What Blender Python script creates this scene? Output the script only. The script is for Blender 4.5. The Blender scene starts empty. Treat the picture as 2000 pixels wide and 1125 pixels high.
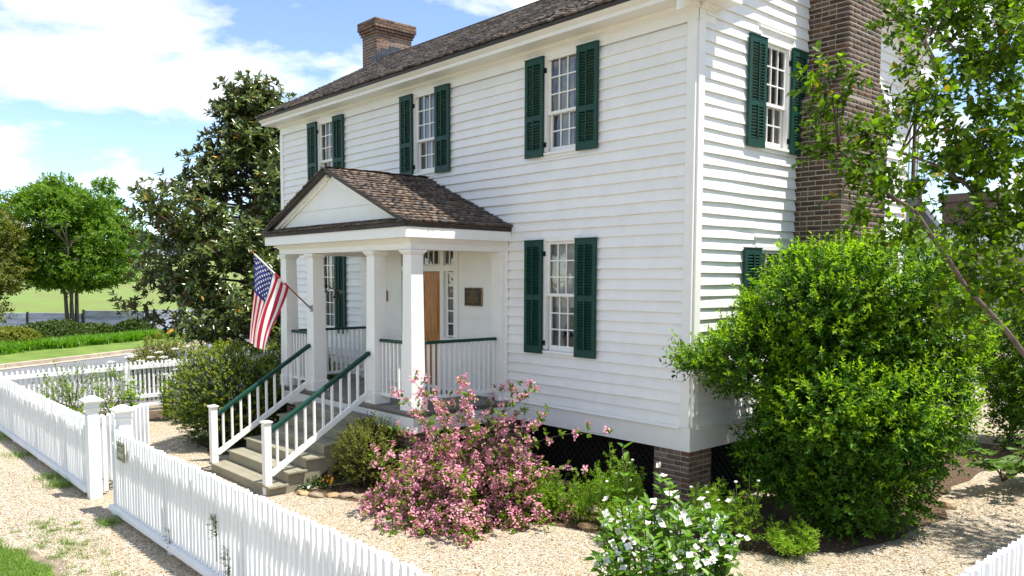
import bpy, bmesh, math, random
import numpy as np
from mathutils import Vector, Matrix

random.seed(7)
RNG = np.random.default_rng(11)
rad = math.radians
scene = bpy.context.scene
COL = scene.collection

# ------------------------------------------------------------------ camera
cam_data = bpy.data.cameras.new("camera")
cam = bpy.data.objects.new("camera", cam_data)
COL.objects.link(cam)
scene.camera = cam
cam_data.sensor_width = 36.0
cam_data.lens = 28.77
cam_data.shift_x = -0.00245
cam_data.shift_y = 0.05415
cam_data.clip_start = 0.05
cam_data.clip_end = 3000
CY, CP, CR = 0.839, -0.0783, 0.0032
_f = Vector((-math.sin(CY) * math.cos(CP), math.cos(CY) * math.cos(CP), math.sin(CP)))
_r = Vector((math.cos(CY), math.sin(CY), 0))
_u = _r.cross(_f)
_r2 = math.cos(CR) * _r + math.sin(CR) * _u
_u2 = -math.sin(CR) * _r + math.cos(CR) * _u
_m = Matrix((_r2, _u2, -_f)).transposed().to_4x4()
_m.translation = Vector((5.99, -8.29, 2.978))
cam.matrix_world = _m

# ------------------------------------------------------------------ light
SUN = Vector((0.34, 0.21, 1.0)).normalized()
SUN_EL = math.asin(SUN.z)
SUN_ROT = math.atan2(SUN.x, SUN.y)
sd = bpy.data.lights.new("sun", 'SUN')
sd.energy = 4.8
sd.angle = rad(0.53)
sd.color = (1.0, 0.955, 0.88)
sun = bpy.data.objects.new("sun", sd)
COL.objects.link(sun)
sun.rotation_euler = (-SUN).to_track_quat('-Z', 'Y').to_euler()
sun.location = (20, 12, 60)

world = bpy.data.worlds.new("World")
scene.world = world
world.use_nodes = True
wn, wl = world.node_tree.nodes, world.node_tree.links
wn.clear()


def build_world():
    out = wn.new('ShaderNodeOutputWorld')
    sky = wn.new('ShaderNodeTexSky')
    sky.sky_type = 'NISHITA'
    sky.sun_disc = False
    sky.sun_elevation = SUN_EL
    sky.sun_rotation = SUN_ROT
    sky.altitude = 2500
    sky.air_density = 1.0
    sky.dust_density = 0.0
    sky.ozone_density = 1.3
    bg = wn.new('ShaderNodeBackground')
    bg.inputs['Strength'].default_value = 0.15
    wl.new(sky.outputs[0], bg.inputs['Color'])
    # cumulus layer: the view direction meets a flat cloud deck overhead
    tc = wn.new('ShaderNodeTexCoord')
    sep = wn.new('ShaderNodeSeparateXYZ')
    wl.new(tc.outputs['Generated'], sep.inputs[0])
    zc = wn.new('ShaderNodeMath'); zc.operation = 'MAXIMUM'; zc.inputs[1].default_value = 0.0
    wl.new(sep.outputs['Z'], zc.inputs[0])
    za = wn.new('ShaderNodeMath'); za.operation = 'ADD'; za.inputs[1].default_value = 0.22
    wl.new(zc.outputs[0], za.inputs[0])
    dx = wn.new('ShaderNodeMath'); dx.operation = 'DIVIDE'
    dy = wn.new('ShaderNodeMath'); dy.operation = 'DIVIDE'
    wl.new(sep.outputs['X'], dx.inputs[0]); wl.new(za.outputs[0], dx.inputs[1])
    wl.new(sep.outputs['Y'], dy.inputs[0]); wl.new(za.outputs[0], dy.inputs[1])
    cmb = wn.new('ShaderNodeCombineXYZ')
    wl.new(dx.outputs[0], cmb.inputs[0]); wl.new(dy.outputs[0], cmb.inputs[1])
    mp = wn.new('ShaderNodeMapping')
    mp.inputs['Location'].default_value = (1.2, 5.5, 0.0)
    wl.new(cmb.outputs[0], mp.inputs[0])
    n1 = wn.new('ShaderNodeTexNoise')
    n1.inputs['Scale'].default_value = 1.6
    n1.inputs['Detail'].default_value = 9.0
    n1.inputs['Roughness'].default_value = 0.56
    n1.inputs['Distortion'].default_value = 0.25
    wl.new(mp.outputs[0], n1.inputs['Vector'])
    rp = wn.new('ShaderNodeValToRGB')
    rp.color_ramp.elements[0].position = 0.495
    rp.color_ramp.elements[1].position = 0.58
    wl.new(n1.outputs['Fac'], rp.inputs[0])
    n2 = wn.new('ShaderNodeTexNoise')
    n2.inputs['Scale'].default_value = 2.3
    n2.inputs['Detail'].default_value = 4.0
    wl.new(mp.outputs[0], n2.inputs['Vector'])
    rc = wn.new('ShaderNodeValToRGB')
    rc.color_ramp.elements[0].position = 0.35
    rc.color_ramp.elements[0].color = (0.80, 0.87, 0.93, 1)
    rc.color_ramp.elements[1].position = 0.62
    rc.color_ramp.elements[1].color = (1, 0.995, 0.985, 1)
    wl.new(n2.outputs['Fac'], rc.inputs[0])
    cb = wn.new('ShaderNodeBackground')
    cb.inputs['Strength'].default_value = 0.82
    wl.new(rc.outputs[0], cb.inputs['Color'])
    mx = wn.new('ShaderNodeMixShader')
    ml = wn.new('ShaderNodeMapRange'); ml.inputs['To Min'].default_value = 0.03; ml.inputs['To Max'].default_value = 0.95   # thin veil of high cloud between the cumulus
    hz = wn.new('ShaderNodeMapRange'); hz.inputs['From Min'].default_value = 0.005; hz.inputs['From Max'].default_value = 0.06
    wl.new(sep.outputs['Z'], hz.inputs['Value'])
    mh = wn.new('ShaderNodeMath'); mh.operation = 'MULTIPLY'
    wl.new(rp.outputs[0], mh.inputs[0]); wl.new(hz.outputs[0], mh.inputs[1])
    wl.new(mh.outputs[0], ml.inputs[0])
    wl.new(ml.outputs[0], mx.inputs[0])
    wl.new(bg.outputs[0], mx.inputs[1]); wl.new(cb.outputs[0], mx.inputs[2])
    wl.new(mx.outputs[0], out.inputs[0])


build_world()
scene.view_settings.view_transform = 'Standard'
scene.view_settings.look = 'None'
scene.view_settings.gamma = 1.0
scene.view_settings.use_curve_mapping = False
scene.view_settings.exposure = 0.84
scene.render.engine = 'CYCLES'
cy = scene.cycles
cy.use_denoising = True
cy.max_bounces = 8
cy.diffuse_bounces = 5
cy.glossy_bounces = 3
cy.transmission_bounces = 4
cy.transparent_max_bounces = 8
cy.caustics_reflective = False
cy.caustics_refractive = False
cy.sample_clamp_indirect = 8.0


# ------------------------------------------------------------------ materials
def nn(nt, typ, **kw):
    n = nt.nodes.new(typ)
    for k, v in kw.items():
        setattr(n, k, v)
    return n


def pmat(name, col, rough=0.6, var=0.12, scale=6.0, bump=0.0, bscale=60.0, spec=0.4, metallic=0.0,
         coords='Object', hue=None, island=0.0, objrand=0.0, stretch=None, dirt=None):
    """Principled paint / wood / stone: base colour broken by noise, by island and by object."""
    m = bpy.data.materials.new(name)
    m.use_nodes = True
    nt = m.node_tree
    b = nt.nodes['Principled BSDF']
    b.inputs['Roughness'].default_value = rough
    b.inputs['Specular IOR Level'].default_value = spec
    b.inputs['Metallic'].default_value = metallic
    L = nt.links
    tc = nn(nt, 'ShaderNodeTexCoord')
    vec = tc.outputs[coords]
    if coords == 'World':
        pass
    if stretch:
        mp = nn(nt, 'ShaderNodeMapping')
        mp.inputs['Scale'].default_value = stretch
        L.new(vec, mp.inputs[0]); vec = mp.outputs[0]
    no = nn(nt, 'ShaderNodeTexNoise')
    no.inputs['Scale'].default_value = scale
    no.inputs['Detail'].default_value = 6.0
    no.inputs['Roughness'].default_value = 0.62
    L.new(vec, no.inputs['Vector'])
    rp = nn(nt, 'ShaderNodeValToRGB')
    c = np.array(col)
    c2 = np.array(hue) if hue else c * (1 - var * 1.6)
    lo = np.clip(c2, 0, 1); hi = np.clip(c * (1 + var), 0, 1)
    rp.color_ramp.elements[0].color = (*lo, 1)
    rp.color_ramp.elements[0].position = 0.3
    rp.color_ramp.elements[1].color = (*hi, 1)
    rp.color_ramp.elements[1].position = 0.7
    L.new(no.outputs['Fac'], rp.inputs[0])
    src = rp.outputs[0]
    if island or objrand:
        g = nn(nt, 'ShaderNodeNewGeometry'); oi = nn(nt, 'ShaderNodeObjectInfo')
        ad = nn(nt, 'ShaderNodeMath', operation='ADD')
        L.new(g.outputs['Random Per Island'], ad.inputs[0]); L.new(oi.outputs['Random'], ad.inputs[1])
        fr = nn(nt, 'ShaderNodeMath', operation='FRACT'); L.new(ad.outputs[0], fr.inputs[0])
        a = max(island, objrand)
        mr = nn(nt, 'ShaderNodeMapRange')
        mr.inputs['To Min'].default_value = 1 - a; mr.inputs['To Max'].default_value = 1 + a
        L.new(fr.outputs[0], mr.inputs['Value'])
        hs = nn(nt, 'ShaderNodeHueSaturation')
        L.new(mr.outputs[0], hs.inputs['Value']); L.new(src, hs.inputs['Color'])
        m2 = nn(nt, 'ShaderNodeMath', operation='MULTIPLY'); m2.inputs[1].default_value = 7.13
        f2 = nn(nt, 'ShaderNodeMath', operation='FRACT')
        L.new(fr.outputs[0], m2.inputs[0]); L.new(m2.outputs[0], f2.inputs[0])
        m3 = nn(nt, 'ShaderNodeMapRange')
        m3.inputs['To Min'].default_value = 1 - a * .8; m3.inputs['To Max'].default_value = 1 + a * .4
        L.new(f2.outputs[0], m3.inputs['Value']); L.new(m3.outputs[0], hs.inputs['Saturation'])
        src = hs.outputs[0]
    if dirt:
        n3 = nn(nt, 'ShaderNodeTexNoise'); n3.inputs['Scale'].default_value = dirt[1]
        n3.inputs['Detail'].default_value = 8; n3.inputs['Roughness'].default_value = 0.7
        L.new(vec, n3.inputs['Vector'])
        r3 = nn(nt, 'ShaderNodeValToRGB')
        r3.color_ramp.elements[0].position = dirt[2]; r3.color_ramp.elements[1].position = dirt[2] + 0.12
        L.new(n3.outputs['Fac'], r3.inputs[0])
        mx = nn(nt, 'ShaderNodeMix', data_type='RGBA')
        ml = nn(nt, 'ShaderNodeMath', operation='MULTIPLY'); ml.inputs[1].default_value = dirt[3]
        L.new(r3.outputs[0], ml.inputs[0]); L.new(ml.outputs[0], mx.inputs[0])
        L.new(src, mx.inputs[6]); mx.inputs[7].default_value = (*dirt[0], 1)
        src = mx.outputs[2]
    L.new(src, b.inputs['Base Color'])
    if bump:
        nb = nn(nt, 'ShaderNodeTexNoise'); nb.inputs['Scale'].default_value = bscale
        nb.inputs['Detail'].default_value = 5
        L.new(vec, nb.inputs['Vector'])
        bp = nn(nt, 'ShaderNodeBump'); bp.inputs['Strength'].default_value = bump
        bp.inputs['Distance'].default_value = 0.01
        L.new(nb.outputs['Fac'], bp.inputs['Height']); L.new(bp.outputs[0], b.inputs['Normal'])
    return m


def leafmat(name, col, col2, trans=0.35, rough=0.45, var=0.35, spec=0.35, back=None, tint=(1.6, 1.75, 0.7)):
    """Leaf: gloss on top, light through it, colour different from leaf to leaf."""
    m = bpy.data.materials.new(name)
    m.use_nodes = True
    nt = m.node_tree; L = nt.links
    b = nt.nodes['Principled BSDF']
    out = nt.nodes['Material Output']
    b.inputs['Roughness'].default_value = rough
    b.inputs['Specular IOR Level'].default_value = spec
    g = nn(nt, 'ShaderNodeNewGeometry')
    mx = nn(nt, 'ShaderNodeMix', data_type='RGBA')
    L.new(g.outputs['Random Per Island'], mx.inputs[0])
    mx.inputs[6].default_value = (*col, 1); mx.inputs[7].default_value = (*col2, 1)
    m2 = nn(nt, 'ShaderNodeMath', operation='MULTIPLY'); m2.inputs[1].default_value = 17.7
    f2 = nn(nt, 'ShaderNodeMath', operation='FRACT')
    L.new(g.outputs['Random Per Island'], m2.inputs[0]); L.new(m2.outputs[0], f2.inputs[0])
    mr = nn(nt, 'ShaderNodeMapRange')
    mr.inputs['To Min'].default_value = 1 - var; mr.inputs['To Max'].default_value = 1 + var
    L.new(f2.outputs[0], mr.inputs['Value'])
    hs = nn(nt, 'ShaderNodeHueSaturation')
    L.new(mr.outputs[0], hs.inputs['Value']); L.new(mx.outputs[2], hs.inputs['Color'])
    src = hs.outputs[0]
    if back:
        mb = nn(nt, 'ShaderNodeMix', data_type='RGBA')
        L.new(g.outputs['Backfacing'], mb.inputs[0]); L.new(src, mb.inputs[6])
        mb.inputs[7].default_value = (*back, 1)
        src = mb.outputs[2]
    L.new(src, b.inputs['Base Color'])
    if trans > 0:
        tr = nn(nt, 'ShaderNodeBsdfTranslucent')
        gm = nn(nt, 'ShaderNodeMix', data_type='RGBA', blend_type='MULTIPLY')
        gm.inputs[0].default_value = 1.0
        L.new(hs.outputs[0], gm.inputs[6]); gm.inputs[7].default_value = (*tint, 1)
        L.new(gm.outputs[2], tr.inputs['Color'])
        ms = nn(nt, 'ShaderNodeMixShader'); ms.inputs[0].default_value = trans
        L.new(b.outputs[0], ms.inputs[1]); L.new(tr.outputs[0], ms.inputs[2])
        L.new(ms.outputs[0], out.inputs['Surface'])
    return m


def glassmat():
    m = bpy.data.materials.new("window_glass")
    m.use_nodes = True
    nt = m.node_tree; L = nt.links
    nt.nodes.remove(nt.nodes['Principled BSDF'])
    out = nt.nodes['Material Output']
    fr = nn(nt, 'ShaderNodeFresnel'); fr.inputs['IOR'].default_value = 1.5
    ml = nn(nt, 'ShaderNodeMath', operation='MULTIPLY_ADD'); ml.inputs[1].default_value = 2.0; ml.inputs[2].default_value = 0.04
    L.new(fr.outputs[0], ml.inputs[0])
    gl = nn(nt, 'ShaderNodeBsdfGlossy'); gl.inputs['Roughness'].default_value = 0.02
    tr = nn(nt, 'ShaderNodeBsdfTransparent'); tr.inputs[0].default_value = (0.86, 0.9, 0.89, 1)
    nz = nn(nt, 'ShaderNodeTexNoise'); nz.inputs['Scale'].default_value = 9
    bp = nn(nt, 'ShaderNodeBump'); bp.inputs['Strength'].default_value = 0.10; bp.inputs['Distance'].default_value = 0.02
    tc = nn(nt, 'ShaderNodeTexCoord')
    L.new(tc.outputs['Object'], nz.inputs['Vector']); L.new(nz.outputs['Fac'], bp.inputs['Height'])
    L.new(bp.outputs[0], gl.inputs['Normal'])
    ms = nn(nt, 'ShaderNodeMixShader')
    L.new(ml.outputs[0], ms.inputs[0]); L.new(tr.outputs[0], ms.inputs[1]); L.new(gl.outputs[0], ms.inputs[2])
    L.new(ms.outputs[0], out.inputs['Surface'])
    return m


def gravelmat():
    m = bpy.data.materials.new("pea_gravel")
    m.use_nodes = True
    nt = m.node_tree; L = nt.links
    b = nt.nodes['Principled BSDF']
    b.inputs['Roughness'].default_value = 0.85
    b.inputs['Specular IOR Level'].default_value = 0.2
    tc = nn(nt, 'ShaderNodeTexCoord')
    v = nn(nt, 'ShaderNodeTexVoronoi'); v.inputs['Scale'].default_value = 58
    v.inputs['Randomness'].default_value = 1.0
    wz = nn(nt, 'ShaderNodeTexNoise'); wz.inputs['Scale'].default_value = 60
    L.new(tc.outputs['Object'], wz.inputs['Vector'])
    av = nn(nt, 'ShaderNodeMixRGB'); av.blend_type = 'ADD'; av.inputs[0].default_value = 0.012
    L.new(tc.outputs['Object'], av.inputs[1]); L.new(wz.outputs['Color'], av.inputs[2])
    L.new(av.outputs[0], v.inputs['Vector'])
    sp = nn(nt, 'ShaderNodeSeparateColor'); L.new(v.outputs['Color'], sp.inputs[0])
    rp = nn(nt, 'ShaderNodeValToRGB')
    els = rp.color_ramp.elements
    els[0].position = 0.0; els[0].color = (0.11, 0.06, 0.03, 1)
    els[1].position = 1.0; els[1].color = (0.76, 0.72, 0.66, 1)
    for p, c in ((0.13, (0.28, 0.18, 0.10)), (0.28, (0.45, 0.36, 0.22)), (0.5, (0.57, 0.51, 0.38)), (0.84, (0.39, 0.36, 0.30))):
        e = els.new(p); e.color = (*c, 1)
    L.new(sp.outputs[0], rp.inputs[0])
    # broad patches: sandier and browner where feet have worn it
    n2 = nn(nt, 'ShaderNodeTexNoise'); n2.inputs['Scale'].default_value = 0.9; n2.inputs['Detail'].default_value = 5
    L.new(tc.outputs['Object'], n2.inputs['Vector'])
    r2 = nn(nt, 'ShaderNodeValToRGB')
    r2.color_ramp.elements[0].position = 0.42; r2.color_ramp.elements[1].position = 0.68
    L.new(n2.outputs['Fac'], r2.inputs[0])
    ml = nn(nt, 'ShaderNodeMath', operation='MULTIPLY'); ml.inputs[1].default_value = 0.40
    L.new(r2.outputs[0], ml.inputs[0])
    mx = nn(nt, 'ShaderNodeMix', data_type='RGBA')
    L.new(ml.outputs[0], mx.inputs[0]); L.new(rp.outputs[0], mx.inputs[6]); mx.inputs[7].default_value = (0.45, 0.35, 0.21, 1)
    L.new(mx.outputs[2], b.inputs['Base Color'])
    inv = nn(nt, 'ShaderNodeMath', operation='SUBTRACT'); inv.inputs[0].default_value = 1.0
    L.new(v.outputs['Distance'], inv.inputs[1])
    bp = nn(nt, 'ShaderNodeBump'); bp.inputs['Strength'].default_value = 1.0; bp.inputs['Distance'].default_value = 0.02
    L.new(inv.outputs[0], bp.inputs['Height']); L.new(bp.outputs[0], b.inputs['Normal'])
    return m


M = {}
M['white'] = pmat('white_house_paint', (0.81, 0.795, 0.755), 0.45, 0.035, 3.0, 0.06, 40, island=0.025, objrand=0.03,
                  dirt=((0.55, 0.52, 0.46), 5.0, 0.66, 0.22))
M['trim'] = pmat('white_trim_paint', (0.81, 0.79, 0.742), 0.42, 0.025, 4.0, 0.03, 50)
M['fence'] = pmat('white_fence_paint', (0.82, 0.825, 0.825), 0.5, 0.03, 5.0, 0.05, 60, objrand=0.035,
                  dirt=((0.46, 0.47, 0.42), 7.0, 0.62, 0.4))
M['green'] = pmat('dark_green_paint', (0.005, 0.048, 0.032), 0.5, 0.15, 8.0, 0.04, 80, spec=0.3)
M['tread'] = pmat('olive_grey_deck_paint', (0.27, 0.25, 0.18), 0.55, 0.10, 5.0, 0.08, 40, objrand=0.05,
                  dirt=((0.20, 0.17, 0.12), 7, 0.6, 0.35))
M['deck'] = pmat('grey_deck_paint', (0.17, 0.16, 0.14), 0.5, 0.1, 5.0, 0.06, 40, objrand=0.08)
M['darktrim'] = pmat('dark_brown_drip_edge', (0.030, 0.022, 0.016), 0.5, 0.2, 4.0)
M['shingle'] = pmat('weathered_grey_shingle', (0.135, 0.102, 0.080), 0.85, 0.45, 14.0, 0.5, 60, island=0.72, objrand=0.72, stretch=(1, 0.2, 0.2))
M['pshingle'] = pmat('brown_wood_shingle', (0.108, 0.078, 0.057), 0.8, 0.4, 14.0, 0.5, 60, island=0.48, objrand=0.48, stretch=(0.25, 1, 1))
M['brick'] = pmat('dark_brown_brick', (0.105, 0.064, 0.040), 0.85, 0.3, 30.0, 0.5, 90, island=0.42, objrand=0.42)
M['brickred'] = pmat('brown_red_brick', (0.18, 0.104, 0.066), 0.85, 0.3, 30.0, 0.5, 90, island=0.4, objrand=0.4)
M['mortar'] = pmat('pale_mortar', (0.36, 0.315, 0.25), 0.95, 0.15, 40.0, 0.4, 120)
M['lead'] = pmat('grey_lead_flashing', (0.09, 0.09, 0.10), 0.45, 0.2, 5.0, metallic=0.6)
M['door'] = pmat('varnished_pine_door', (0.46, 0.185, 0.035), 0.35, 0.3, 5.0, 0.05, 40, stretch=(8, 8, 0.8))
M['black'] = pmat('black_iron', (0.012, 0.012, 0.013), 0.45, 0.2, 10)
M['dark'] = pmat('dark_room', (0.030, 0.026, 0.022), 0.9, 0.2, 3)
M['curtain'] = pmat('white_curtain', (0.58, 0.58, 0.57), 0.9, 0.06, 6, stretch=(12, 12, 0.4))
M['blind'] = pmat('white_roller_blind', (0.74, 0.74, 0.71), 0.9, 0.03, 6)
M['brown_cloth'] = pmat('brown_drape', (0.16, 0.10, 0.06), 0.9, 0.2, 6, stretch=(14, 14, 0.4))
M['glass'] = glassmat()
M['gravel'] = gravelmat()
M['soil'] = pmat('brown_mulch', (0.10, 0.062, 0.036), 0.95, 0.4, 25, 0.9, 70)
M['earth'] = pmat('bare_earth', (0.23, 0.185, 0.13), 0.95, 0.25, 6, 0.5, 80)
M['grassland'] = pmat('mown_lawn', (0.13, 0.19, 0.028), 0.9, 0.25, 1.2, 0.8, 120, hue=(0.085, 0.14, 0.02), dirt=((0.20, 0.18, 0.07), 2.5, 0.58, 0.45))
M['hill'] = pmat('hillside_lawn', (0.12, 0.19, 0.04), 0.95, 0.2, 0.5, 0.5, 20, hue=(0.16, 0.17, 0.055), dirt=((0.20, 0.17, 0.08), 0.25, 0.60, 0.35))
M['asphalt'] = pmat('grey_asphalt', (0.17, 0.17, 0.18), 0.9, 0.12, 1.5, 0.5, 150)
M['concrete'] = pmat('tan_concrete', (0.42, 0.36, 0.28), 0.9, 0.18, 2.5, 0.3, 60)
M['retain'] = pmat('blue_grey_timber', (0.42, 0.46, 0.52), 0.85, 0.25, 1.2, 0.4, 30, stretch=(1, 1, 6), objrand=0.2, dirt=((0.33, 0.33, 0.33), 1.6, 0.6, 0.5))
M['stone'] = pmat('tan_fieldstone', (0.36, 0.25, 0.14), 0.9, 0.3, 9, 0.6, 40, objrand=0.3)
M['brass'] = pmat('bronze_plaque', (0.045, 0.030, 0.020), 0.45, 0.25, 20, metallic=0.4)
M['brassedge'] = pmat('brass_border', (0.30, 0.19, 0.07), 0.4, 0.2, 20, metallic=0.7)
M['signgreen'] = pmat('olive_sign_paint', (0.115, 0.115, 0.045), 0.5, 0.08, 10)
M['signtext'] = pmat('cream_lettering', (0.78, 0.76, 0.66), 0.6, 0.02, 10)
M['pole'] = pmat('varnished_flag_pole', (0.34, 0.16, 0.06), 0.35, 0.25, 20)
M['flagred'] = pmat('red_flag_nylon', (0.46, 0.012, 0.028), 0.55, 0.05, 6, 0.15, 40)
M['flagwhite'] = pmat('white_flag_nylon', (0.80, 0.79, 0.78), 0.55, 0.03, 6, 0.15, 40)
M['flagblue'] = pmat('blue_flag_nylon', (0.020, 0.035, 0.19), 0.55, 0.05, 6, 0.15, 40)
M['bark'] = pmat('grey_brown_bark', (0.13, 0.095, 0.07), 0.9, 0.3, 12, 0.6, 50, stretch=(1, 1, .3))
M['crapelimb'] = pmat('mottled_brown_bark', (0.125, 0.09, 0.068), 0.75, 0.3, 9, 0.4, 40, stretch=(1, 1, .3), dirt=((0.22, 0.17, 0.13), 7, .58, .5))
M['crapebark'] = pmat('smooth_tan_bark', (0.19, 0.145, 0.11), 0.7, 0.3, 9, 0.3, 40, stretch=(1, 1, .3), dirt=((0.12, 0.09, 0.07), 6, .6, .6))
M['twig'] = pmat('dark_twig', (0.075, 0.05, 0.035), 0.9, 0.3, 12)
M['stem'] = pmat('green_stem', (0.09, 0.12, 0.03), 0.8, 0.2, 12)
M['magnolia'] = leafmat('magnolia_leaf', (0.055, 0.095, 0.016), (0.125, 0.155, 0.028), 0.16, 0.25, 0.4, 0.6, back=(0.12, 0.085, 0.035))
M['yellowleaf'] = leafmat('yellow_leaf', (0.50, 0.27, 0.02), (0.36, 0.16, 0.02), 0.3)
M['maple'] = leafmat('bright_tree_leaf', (0.055, 0.14, 0.007), (0.16, 0.26, 0.010), 0.42, 0.5, 0.3)
M['redtree'] = leafmat('bronze_green_leaf', (0.09, 0.15, 0.014), (0.17, 0.14, 0.025), 0.35, 0.5, 0.3)
M['fartree'] = leafmat('far_tree_leaf', (0.035, 0.085, 0.015), (0.06, 0.13, 0.02), 0.3, 0.6, 0.3)
M['privet'] = leafmat('privet_leaf', (0.028, 0.090, 0.006), (0.080, 0.175, 0.007), 0.28, 0.55, 0.35, 0.2)
M['privetnewlit'] = leafmat('privet_lit_new_leaf', (0.13, 0.26, 0.006), (0.28, 0.41, 0.010), 0.48, 0.5, 0.3, 0.22)  # lime young growth that also paints the sunlit tops into the leaf colour
M['boxnewlit'] = leafmat('boxwood_lit_new_leaf', (0.15, 0.22, 0.010), (0.30, 0.31, 0.016), 0.35, 0.4, 0.25)  # young tips, with the light on upward shoots put in as colour
M['boxwood'] = leafmat('boxwood_leaf', (0.030, 0.070, 0.010), (0.075, 0.11, 0.014), 0.25, 0.4, 0.35)
M['azalea'] = leafmat('olive_shrub_leaf', (0.095, 0.15, 0.018), (0.22, 0.20, 0.024), 0.35, 0.45, 0.35)
M['weigleaf'] = leafmat('weigela_leaf', (0.10, 0.20, 0.016), (0.21, 0.29, 0.02), 0.4, 0.45, 0.3)
M['pink'] = leafmat('pink_blossom', (0.64, 0.17, 0.28), (0.90, 0.54, 0.62), 0.32, 0.6, 0.2, tint=(1.05, 1, 1.05))
M['whitefl'] = leafmat('white_blossom', (0.80, 0.79, 0.74), (0.86, 0.86, 0.84), 0.3, 0.6, 0.05, tint=(1, 1, 1))
M['yellowfl'] = leafmat('yellow_blossom', (0.80, 0.45, 0.01), (0.75, 0.33, 0.01), 0.2, 0.6, 0.1, tint=(1, 1, 1))
M['purplefl'] = leafmat('purple_blossom', (0.08, 0.012, 0.06), (0.14, 0.02, 0.06), 0.2, 0.6, 0.1, tint=(1, 1, 1))
M['mockleaf'] = leafmat('mock_orange_leaf', (0.070, 0.17, 0.018), (0.16, 0.28, 0.03), 0.4, 0.4, 0.25)
M['ferny'] = leafmat('feathery_leaf', (0.11, 0.25, 0.012), (0.26, 0.37, 0.014), 0.4, 0.5, 0.25)
M['lily'] = leafmat('daylily_leaf', (0.06, 0.17, 0.010), (0.15, 0.29, 0.014), 0.4, 0.45, 0.25)
M['crape'] = leafmat('crape_myrtle_leaf', (0.026, 0.070, 0.005), (0.15, 0.25, 0.006), 0.48, 0.5, 0.4, 0.22)
M['crapenew'] = leafmat('new_orange_leaf', (0.22, 0.20, 0.012), (0.30, 0.14, 0.015), 0.45, 0.4, 0.2)
M['seed'] = pmat('dry_seed_head', (0.055, 0.030, 0.020), 0.9, 0.3, 20)
M['fig'] = leafmat('fig_leaf', (0.075, 0.15, 0.025), (0.11, 0.19, 0.03), 0.35, 0.5, 0.25)
M['blade'] = leafmat('grass_blade', (0.085, 0.19, 0.018), (0.17, 0.25, 0.03), 0.35, 0.5, 0.25)
M['fartan'] = pmat('tan_stucco', (0.45, 0.36, 0.25), 0.9, 0.1, 2)
M['farroof'] = pmat('grey_slate_roof', (0.16, 0.17, 0.19), 0.8, 0.15, 3)
M['farbrick'] = pmat('far_brick_wall', (0.15, 0.095, 0.075), 0.9, 0.2, 8)
M['steel'] = pmat('galvanised_steel', (0.42, 0.44, 0.46), 0.45, 0.1, 2, metallic=0.6)
M['orange'] = pmat('orange_survey_paint', (0.75, 0.16, 0.06), 0.8, 0.1, 20)
M['carblue'] = pmat('blue_car_paint', (0.10, 0.20, 0.42), 0.25, 0.05, 3)

# ------------------------------------------------------------------ object helpers
WLOC = {}


def tag(o, label=None, cat=None, group=None, kind=None):
    if label: o['label'] = label
    if cat: o['category'] = cat
    if group: o['group'] = group
    if kind: o['kind'] = kind
    return o


def attach(o, parent, wloc=(0, 0, 0)):
    COL.objects.link(o)
    WLOC[o.name] = Vector(wloc)
    if parent is not None:
        o.parent = parent
        o.matrix_parent_inverse = Matrix.Translation(-WLOC[parent.name])
    o.location = wloc
    return o


def thing(name, loc, label, cat, group=None):
    o = bpy.data.objects.new(name, None)
    o.empty_display_size = 0.2
    attach(o, None, loc)
    return tag(o, label, cat, group)


def place(name, mesh, loc, parent, rot=None, scale=None):
    """One more piece that shares its mesh with its likes."""
    o = bpy.data.objects.new(name, mesh)
    attach(o, parent, loc)
    if rot is not None: o.rotation_euler = rot
    if scale is not None: o.scale = scale
    return o


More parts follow.
